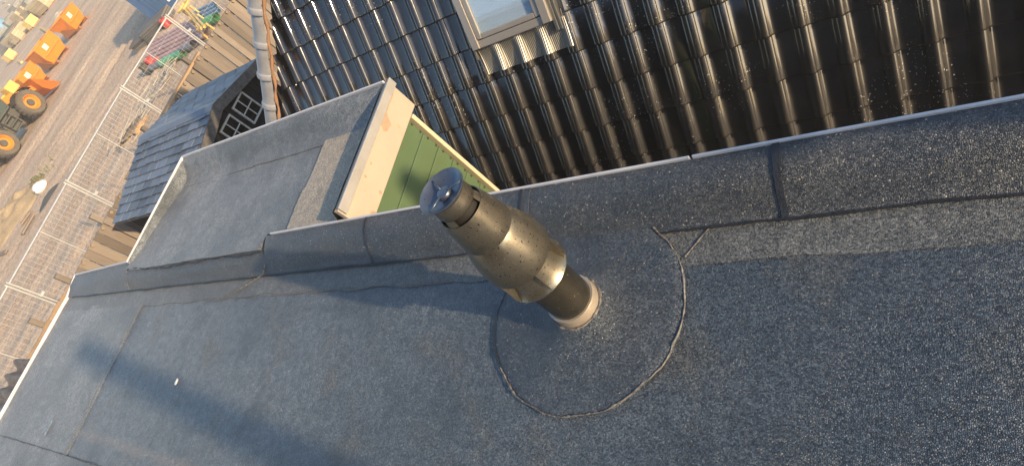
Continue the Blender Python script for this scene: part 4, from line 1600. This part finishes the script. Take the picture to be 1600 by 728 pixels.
rr = random.Random(4)
ends = [((229, 102), (320, 55)), ((227, 95.5), (321, 49)), ((228, 88.5), (318, 43)), ((231, 81), (313, 39)), ((234, 74), (308, 35.5)), ((238, 66.5), (303, 33))]
ORD = ['first', 'second', 'third', 'fourth', 'fifth', 'sixth']
for k, ((ax, ay), (bx, by)) in enumerate(ends):
    p, q = line(bx, by, ax, ay, GZ + 0.09)
    pipe('drain_pipe', 'dusty pink drain pipe, the %s one counted from the dark grey pipe' % ORD[k], p, q, 0.072, PINK, 'pink drain pipes in the bundle')
p, q = line(302, 69, 236, 107, GZ + 0.13)
pipe('drain_pipe', 'dark grey drain pipe with black open end, between the pink and the green pipe', p, q, 0.105, GREYP, 'grey drain pipes in the bundle')
p, q = line(286, 83, 252, 99, GZ + 0.12)
pipe('drain_pipe', 'bright green drain pipe lying nearest the fence, next to the grey pipe', p, q, 0.12, GREENP, 'green drain pipes', False)
p, q = line(338, 27, 320, 36, GZ + 0.15)
pipe('drain_pipe', 'short green drain pipe at the fence end of the blue pipes', p, q, 0.13, GREENP, 'green drain pipes', False)
for k in range(4):
    p, q = line(334 + 3 * k, 5 + 4 * k, 299 + 3 * k, 22 + 5 * k, GZ + 0.12)
    pipe('conduit', 'thin light blue conduit beyond the yellow rack, the %s one from the short green pipe' % ORD[3 - k], p, q, 0.05, BLUEP, 'light blue conduits', False)
# red coupling and black connectors at the end of the bundle
for (px_, py_, m, nm, lb, ct) in ((243, 102, REDP, 'pipe_coupling', 'small red pipe coupling at the end of the pipe bundle', 'coupling'), (234, 111, MACH, 'end_plug', 'black end plug lying at the near end of the pipe bundle', 'plug'), (264, 40, REDP, 'cable_reel', 'small red reel lying on the grey plates', 'reel')):
    p = spot(px_, py_, GZ + 0.02)
    t = thing(nm, lb, ct, p)
    bm = nb()
    lathe(bm, [(0.10, 0.0), (0.19, 0.02), (0.19, 0.16), (0.15, 0.18), (0.15, 0.30), (0.17, 0.32), (0.12, 0.34), (0.10, 0.05)], 14)
    part('body', bm, m, t, None, True, 40)
    bm = nb()
    tube(bm, [(0.1, 0, 0.08), (0.34, 0.08, 0.10)], 0.09, 10)
    part('branch', bm, m, t, None, True, 40)

# yellow tubular rack standing among the pipes
p = spot(316, 47, GZ)
t = thing('lifting_rack', 'ochre yellow metal lifting rack standing across the pipe bundle', 'rack', p)
bm = nb()
q = spot(291, 14, GZ + 0.45) - p
s_ = spot(317, 44, GZ + 0.45) - p
for off in (-0.09, 0.09):
    tube(bm, [s_ + V((off, 0, 0)), q + V((off, 0, 0))], 0.045, 6)
part('beam', bm, YELLOW, t)
for f in (0.05, 0.5, 0.95):
    bm = nb()
    c = s_.lerp(q, f)
    tube(bm, [c + V((-0.3, 0, 0)), c + V((0.3, 0, 0))], 0.035, 6)
    tube(bm, [c + V((-0.28, 0, 0)), (c.x - 0.34, c.y, 0.02)], 0.03, 6)
    tube(bm, [c + V((0.28, 0, 0)), (c.x + 0.34, c.y, 0.02)], 0.03, 6)
    part('leg_frame', bm, YELLOW, t)
bm = nb()
c = q
tube(bm, [c + V((-0.2, -0.2, 0.1)), c + V((0.2, -0.2, 0.1)), c + V((0.2, 0.25, 0.1)), c + V((-0.2, 0.25, 0.1)), c + V((-0.2, -0.2, 0.1))], 0.04, 6)
part('head_frame', bm, YELLOW, t)

# stacks of grey plates between the container and the pipes
def plate_stack(px_, py_, n, w, l, rz, label):
    p = spot(px_, py_, GZ)
    t = thing('plate_stack', label, 'stack of plates', p, rz, 'stacks of grey plates by the container')
    r_ = random.Random(px_)
    for k in range(n):
        bm = nb()
        box(bm, (r_.uniform(-.04, .04), r_.uniform(-.04, .04), 0.045 + 0.085 * k), (w, l, 0.07), Matrix.Rotation(r_.uniform(-.04, .04), 3, 'Z'))
        part('plate', bm, PLATE, t)


plate_stack(237, 58, 4, 1.7, 0.8, math.radians(20), 'stack of grey plates nearest the mesh fence corner')
plate_stack(255, 43, 5, 1.5, 0.8, math.radians(20), 'stack of grey plates under the small red reel')

# pallet with offcuts near the shed
def slat_pallet(name, label, p, rz, w=1.2, l=0.8, tilt=0.0, m=None, group=None, cat='pallet'):
    t = thing(name, label, cat, p, rz, group)
    t.rotation_euler = (tilt, 0, rz)
    m = m or WOOD2
    for k in range(5):
        bm = nb()
        box(bm, (0, -l / 2 + l * (k + 0.5) / 5, 0.135), (w, l / 5 - 0.05, 0.022))
        part('slat', bm, m, t)
    for k in range(3):
        bm = nb()
        box(bm, (-w / 2 + 0.07 + (w - 0.14) * k / 2, 0, 0.062), (0.1, l - 0.012, 0.12))
        part('bearer', bm, m, t)
    return t


slat_pallet('pallet', 'wooden pallet lying on the sand behind the mesh fence beside the shed', spot(209, 207, GZ), 0.25)
# cut branches
p = spot(238, 165, GZ + 0.0)
t = thing('branch_pile', 'pile of pale dry cut branches between the mesh fence and the board fence', 'branches', p)
rr = random.Random(5)
for k in range(46):
    bm = nb()
    y0 = rr.uniform(-1.9, 1.9)
    x0 = rr.uniform(-0.5, 0.5)
    a = rr.gauss(PI / 2, 0.5)
    L_ = rr.uniform(0.4, 1.3)
    z0 = rr.uniform(0.02, 0.35)
    pts = [V((x0, y0, z0))]
    for j in range(4):
        a += rr.uniform(-.3, .3)
        pts.append(pts[-1] + V((math.cos(a), math.sin(a), rr.uniform(-0.25, 0.25))) * L_ / 4)
    for q in pts:
        q.z = max(0.02, q.z)
    tube(bm, pts, [0.022, 0.02, 0.015, 0.01, 0.006], 5)
    part('branch', bm, DEBRIS, t)


# ---------------------------------------------------------------- heaps, bag, weeds, planks
def heap(name, label, cat, p, rx, ry, h, m, seed, lumps=1.0):
    bm = nb()
    n = 40

    def f(u, v):
        a, r = u * 2 * PI, v
        x, y = r * rx * math.cos(a), r * ry * math.sin(a)
        k = max(0, 1 - r ** 1.5)
        k = k * (0.85 + 0.35 * fbm(x, y, seed, 1.1 * lumps)) + 0.05 * fbm(x, y, seed + 3, 3.2) * (1 if r < 0.97 else 0)
        return (x * (1 + 0.14 * noise.noise(V((math.cos(a) * 2, math.sin(a) * 2, seed)))), y * (1 + 0.14 * noise.noise(V((math.cos(a) * 2, math.sin(a) * 2, seed)))), max(-0.06, h * k) - 0.06 * (r > 0.97))
    grid(bm, f, 48, 24)
    bmesh.ops.remove_doubles(bm, verts=bm.verts, dist=1e-4)
    o = link(name, finish(bm, name, m, True))
    o.location = p
    tag(o, label, cat)


heap('sand_heap', 'lumpy tan sand heap in front of the weeds', 'sand heap', spot(22, 340), 1.5, 1.9, 0.55, SAND, 2, 1.6)
heap('sand_heap', 'bright yellow sand heap at the left edge of the photo', 'sand heap', spot(4, 362), 1.3, 1.5, 0.5, SANDY, 8, 1.6)
heap('rubble_bag', 'pale slumped rubble bag lying behind the farthest orange skip', 'bag', spot(100, 31), 1.1, 1.4, 0.7, RUBBLE, 5, 1.2)
bm = nb()
bmesh.ops.create_icosphere(bm, subdivisions=4, radius=1)
for v in bm.verts:
    c = v.co
    k = 1 + 0.16 * fbm(c.x, c.y, c.z * 2, 1.4)
    v.co = V((c.x * 0.17 * k, c.y * 0.28 * k, max(-0.02, c.z * 0.17 * k * (1 if c.z < 0.2 else 1.15) + 0.12)))
o = link('sand_bag', finish(bm, 'sand_bag', BAG, True))
o.location = spot(68, 295)
o.rotation_euler = (0, 0, -0.35)
tag(o, 'white bulk bag slumped on the sand beside the weeds', 'bag')
p = spot(44, 309)
t = thing('weed_clump', 'low clump of green weeds growing between the white bag and the sand heap', 'weeds', p)
rr = random.Random(9)
bm = nb()
for k in range(420):
    x, y = rr.gauss(0, 0.30), rr.gauss(0, 0.55)
    a = rr.uniform(0, 2 * PI)
    h = rr.uniform(0.08, 0.26)
    w = 0.018
    d = V((math.cos(a), math.sin(a), 0))
    s = V((-d.y, d.x, 0)) * w
    b0 = V((x, y, 0.0))
    m1 = b0 + d * h * 0.35 + V((0, 0, h * 0.8))
    e_ = b0 + d * h * 0.9 + V((0, 0, h * 0.85))
    v = [bm.verts.new(q) for q in (b0 - s, b0 + s, m1 + s * 1.4, m1 - s * 1.4, e_)]
    bm.faces.new(v[:4]); bm.faces.new((v[3], v[2], v[4]))
part('leaves', bm, LEAF, t, kind='stuff')
bm = nb()
for k in range(14):
    x, y = rr.gauss(0, 0.4), rr.gauss(0, 0.5)
    tube(bm, [(x, y, 0), (x + rr.uniform(-.1, .1), y + rr.uniform(-.1, .1), rr.uniform(.12, .3))], 0.010, 5)
part('stems', bm, LEAF, t, kind='stuff')
heap('soil_lump', 'dark lump of damp soil between the white bag and the mesh fence', 'soil', spot(77, 308), 0.42, 0.6, 0.14, MACH, 12, 2)
for k, (x0, y0, x1, y1, lb) in enumerate(((52, 335, 34, 366, 'tan plank lying beside the sand heap, nearest the mesh fence'), (47, 331, 33, 350, 'tan plank tucked against the lumpy sand heap'), (19, 318, 4, 333, 'dark plank lying beyond the lumpy sand heap'), (10, 392, -4, 400, 'dark plank at the left edge of the photo below the yellow sand'))):
    a, b = line(x0, y0, x1, y1, GZ + 0.05)
    bm = nb()
    L_ = b - a
    an = math.atan2(L_.y, L_.x)
    box(bm, (0, 0, 0), (L_.length, 0.16, 0.05))
    o = link('plank', finish(bm, 'plank', WOOD3 if k < 2 else WOOD), bevel=0.006)
    o.location = (a + b) / 2
    o.rotation_euler = (0, 0, an)
    tag(o, lb, 'plank', 'planks lying by the sand heaps')

# ---------------------------------------------------------------- material depot at the far side of the yard
def paver_pack(px_, py_, w, l, h, m, label, rz, group='packs of pavers in the depot', cat='paver pack', nx=2, ny=2, nz=4):
    p = spot(px_, py_, GZ)
    t = thing('paver_pack', label, cat, p, rz, group)
    bm = nb()
    for s in (-0.4, 0, 0.4):
        box(bm, (s * w, 0, 0.06), (0.1, l, 0.12))
    part('pallet_base', bm, WOOD2, t)
    r_ = random.Random(px_ * 7 + py_)
    for k in range(nz):
        for i in range(nx):
            for j in range(ny):
                bm = nb()
                hz = h / nz
                box(bm, ((i - (nx - 1) / 2) * w / nx + r_.uniform(-.01, .01), (j - (ny - 1) / 2) * l / ny + r_.uniform(-.01, .01), 0.12 + hz * (k + 0.5)), (w / nx - 0.02, l / ny - 0.02, hz - 0.012))
                part('paver_block', bm, m, t)


RZ = math.radians(6)
packs = [
    (84, 3, PAVER, 'tan paver pack at the top edge of the photo', 2.4, 3.4, 1.2), (70, 15, PAVER, 'tan paver pack second from the top edge, nearest the skips', 1.6, 1.6, 1.1),
    (60, 24, PAVER, 'tan paver pack just beyond the bright yellow pack', 1.6, 1.7, 1.1),
    (56, 8, PAVER_G, 'greyish paver pack in the middle row near the top edge', 1.8, 2.4, 1.0), (48, 17, PAVER, 'tan paver pack in the middle of the second row', 2.0, 2.2, 1.0),
    (40, 26, PAVER, 'tan paver pack in the second row beside the heap of stones', 2.0, 2.2, 1.0),
    (37, 58, PAVER, 'tan paver pack on the near side of the stone heap', 1.6, 1.8, 0.9), (28, 66, PAVER, 'tan paver pack just before the small yellow pack', 1.6, 1.6, 0.9),
    (22, 40, PAVER_G, 'dark grey paver pack beside the blue drum', 2.2, 2.2, 1.0), (34, 14, PAVER_G, 'dark grey paver pack between two tan rows', 2.2, 2.2, 1.0),
    (17, 73, PAVER_G, 'grey paver pack behind the small yellow pack', 1.6, 1.6, 0.8), (10, 62, PAVER_G, 'grey paver pack at the left edge by the timber posts', 1.8, 1.8, 0.9)]
for px_, py_, m, lb, w, l, h in packs:
    paver_pack(px_, py_, w, l, h, m, lb, RZ)
paver_pack(55, 40, 1.0, 1.15, 0.75, YPACK, 'bright yellow wrapped pack at the end of the tan row', RZ, 'yellow wrapped packs', 'pack', 1, 1, 3)
paver_pack(22, 92, 0.9, 0.9, 0.65, YPACK, 'small yellow wrapped pack alone near the loader', RZ, 'yellow wrapped packs', 'pack', 1, 1, 3)
paver_pack(2, 56, 1.1, 1.2, 0.8, RUBBLE, 'cream wrapped pack at the left edge of the photo', RZ, 'cream packs', 'pack', 1, 1, 3)
for (x0, y0, x1, y1, lb) in ((63, 43, 76, 51, 'yellow timber beam lying between the bright yellow pack and the middle skip'), (28, 95, 34, 98, 'short yellow timber beam beside the small yellow pack')):
    a, b = line(x0, y0, x1, y1, GZ + 0.07)
    L_ = b - a
    bm = nb()
    box(bm, (0, 0, 0), (L_.length, 0.22, 0.14))
    o = link('beam', finish(bm, 'beam', YELLOW), bevel=0.01)
    o.location = (a + b) / 2
    o.rotation_euler = (0, 0, math.atan2(L_.y, L_.x))
    tag(o, lb, 'beam')
p = spot(14, 50, GZ)
t = thing('drum', 'large blue drum lying among the stacks at the left of the yard', 'drum', p)
bm = nb()
lathe(bm, [(0.0, 0.02), (1.0, 0.02), (1.05, 0.1), (1.05, 0.7), (1.1, 0.75), (1.05, 0.8), (1.05, 1.5), (0.95, 1.6), (0.0, 1.62)], 24)
part('drum_body', bm, BLUEP, t, None, True, 40)
bm = nb()
lathe(bm, [(0.0, 1.62), (0.2, 1.62), (0.2, 1.72), (0.0, 1.72)], 12)
part('lid', bm, MACH, t)
p = spot(25, 56, GZ)
t = thing('tarp_crate', 'crate with a dull green tarpaulin beside the blue drum', 'crate', p, RZ)
bm = nb()
box(bm, (0, 0, 0.45), (1.5, 2.6, 0.9))
part('crate', bm, WOOD, t, bevel=0.02)
bm = nb()
grid(bm, lambda u, v: (-0.85 + 1.7 * u, -1.4 + 2.0 * v, 0.95 + 0.08 * fbm(u, v, 2, 3) - 0.3 * max(0, abs(u - .5) * 2 - 0.85)), 16, 16)
part('tarpaulin', bm, mat('green_tarp', (0.10, 0.17, 0.13), 0.6), t, None, True)
heap('stone_heap', 'heap of mixed grey and tan stones between the paver rows', 'stone heap', spot(37, 45), 2.6, 2.6, 0.45, PAVER_G, 21, 2.5)
rr = random.Random(31)
hp = bpy.data.objects['stone_heap']
for k in range(26):
    bm = nb()
    bmesh.ops.create_icosphere(bm, subdivisions=1, radius=rr.uniform(0.14, 0.34))
    for v in bm.verts:
        v.co = v.co * (1 + 0.3 * noise.noise(v.co * 5 + V((k, 0, 0))))
        v.co.z = v.co.z * 0.7 + 0.35
    o = part('stone', bm, PAVER if k % 3 else MACH, hp)
    o.location = (rr.gauss(0, 1.1), rr.gauss(0, 1.1), 0)
# long timber posts lying behind the packs
for k, (x0, y0, x1, y1, lb) in enumerate(((0, 10, 12, 0, 'pale timber post lying flat in the top left corner of the photo'), (2, 18, 20, 3, 'yellowish timber post lying next to the one in the top left corner'), (0, 84, 12, 73, 'pale timber post lying flat at the left edge behind the small yellow pack'), (8, 30, 26, 16, 'yellowish timber post lying in front of the dark grey packs'))):
    a, b = line(x0, y0, x1, y1, GZ + 0.1)
    L_ = b - a
    bm = nb()
    box(bm, (0, 0, 0), (min(6, L_.length), 0.22, 0.2))
    o = link('timber_post', finish(bm, 'timber_post', YPACK if k % 2 else PAVER))
    o.location = (a + b) / 2
    o.rotation_euler = (0, 0, math.atan2(L_.y, L_.x))
    tag(o, lb, 'post', 'timber posts in the depot')


# ---------------------------------------------------------------- thin haze added to imitate the pale glow of lens flare
hz = bpy.data.materials.new('flare_haze')
hz.use_nodes = True
t_ = hz.node_tree
t_.nodes.remove(t_.nodes['Principled BSDF'])
pv = t_.nodes.new('ShaderNodeVolumePrincipled')
pv.inputs['Density'].default_value = 0.0024
pv.inputs['Color'].default_value = (0.95, 0.93, 0.90, 1)
t_.links.new(pv.outputs[0], t_.nodes['Material Output'].inputs['Volume'])
bm = nb()
box(bm, (0, 0, 0.55), (1240, 640, 9.7))
o = link('flare_haze_volume', finish(bm, 'flare_haze_volume', hz))
o['kind'] = 'stuff'
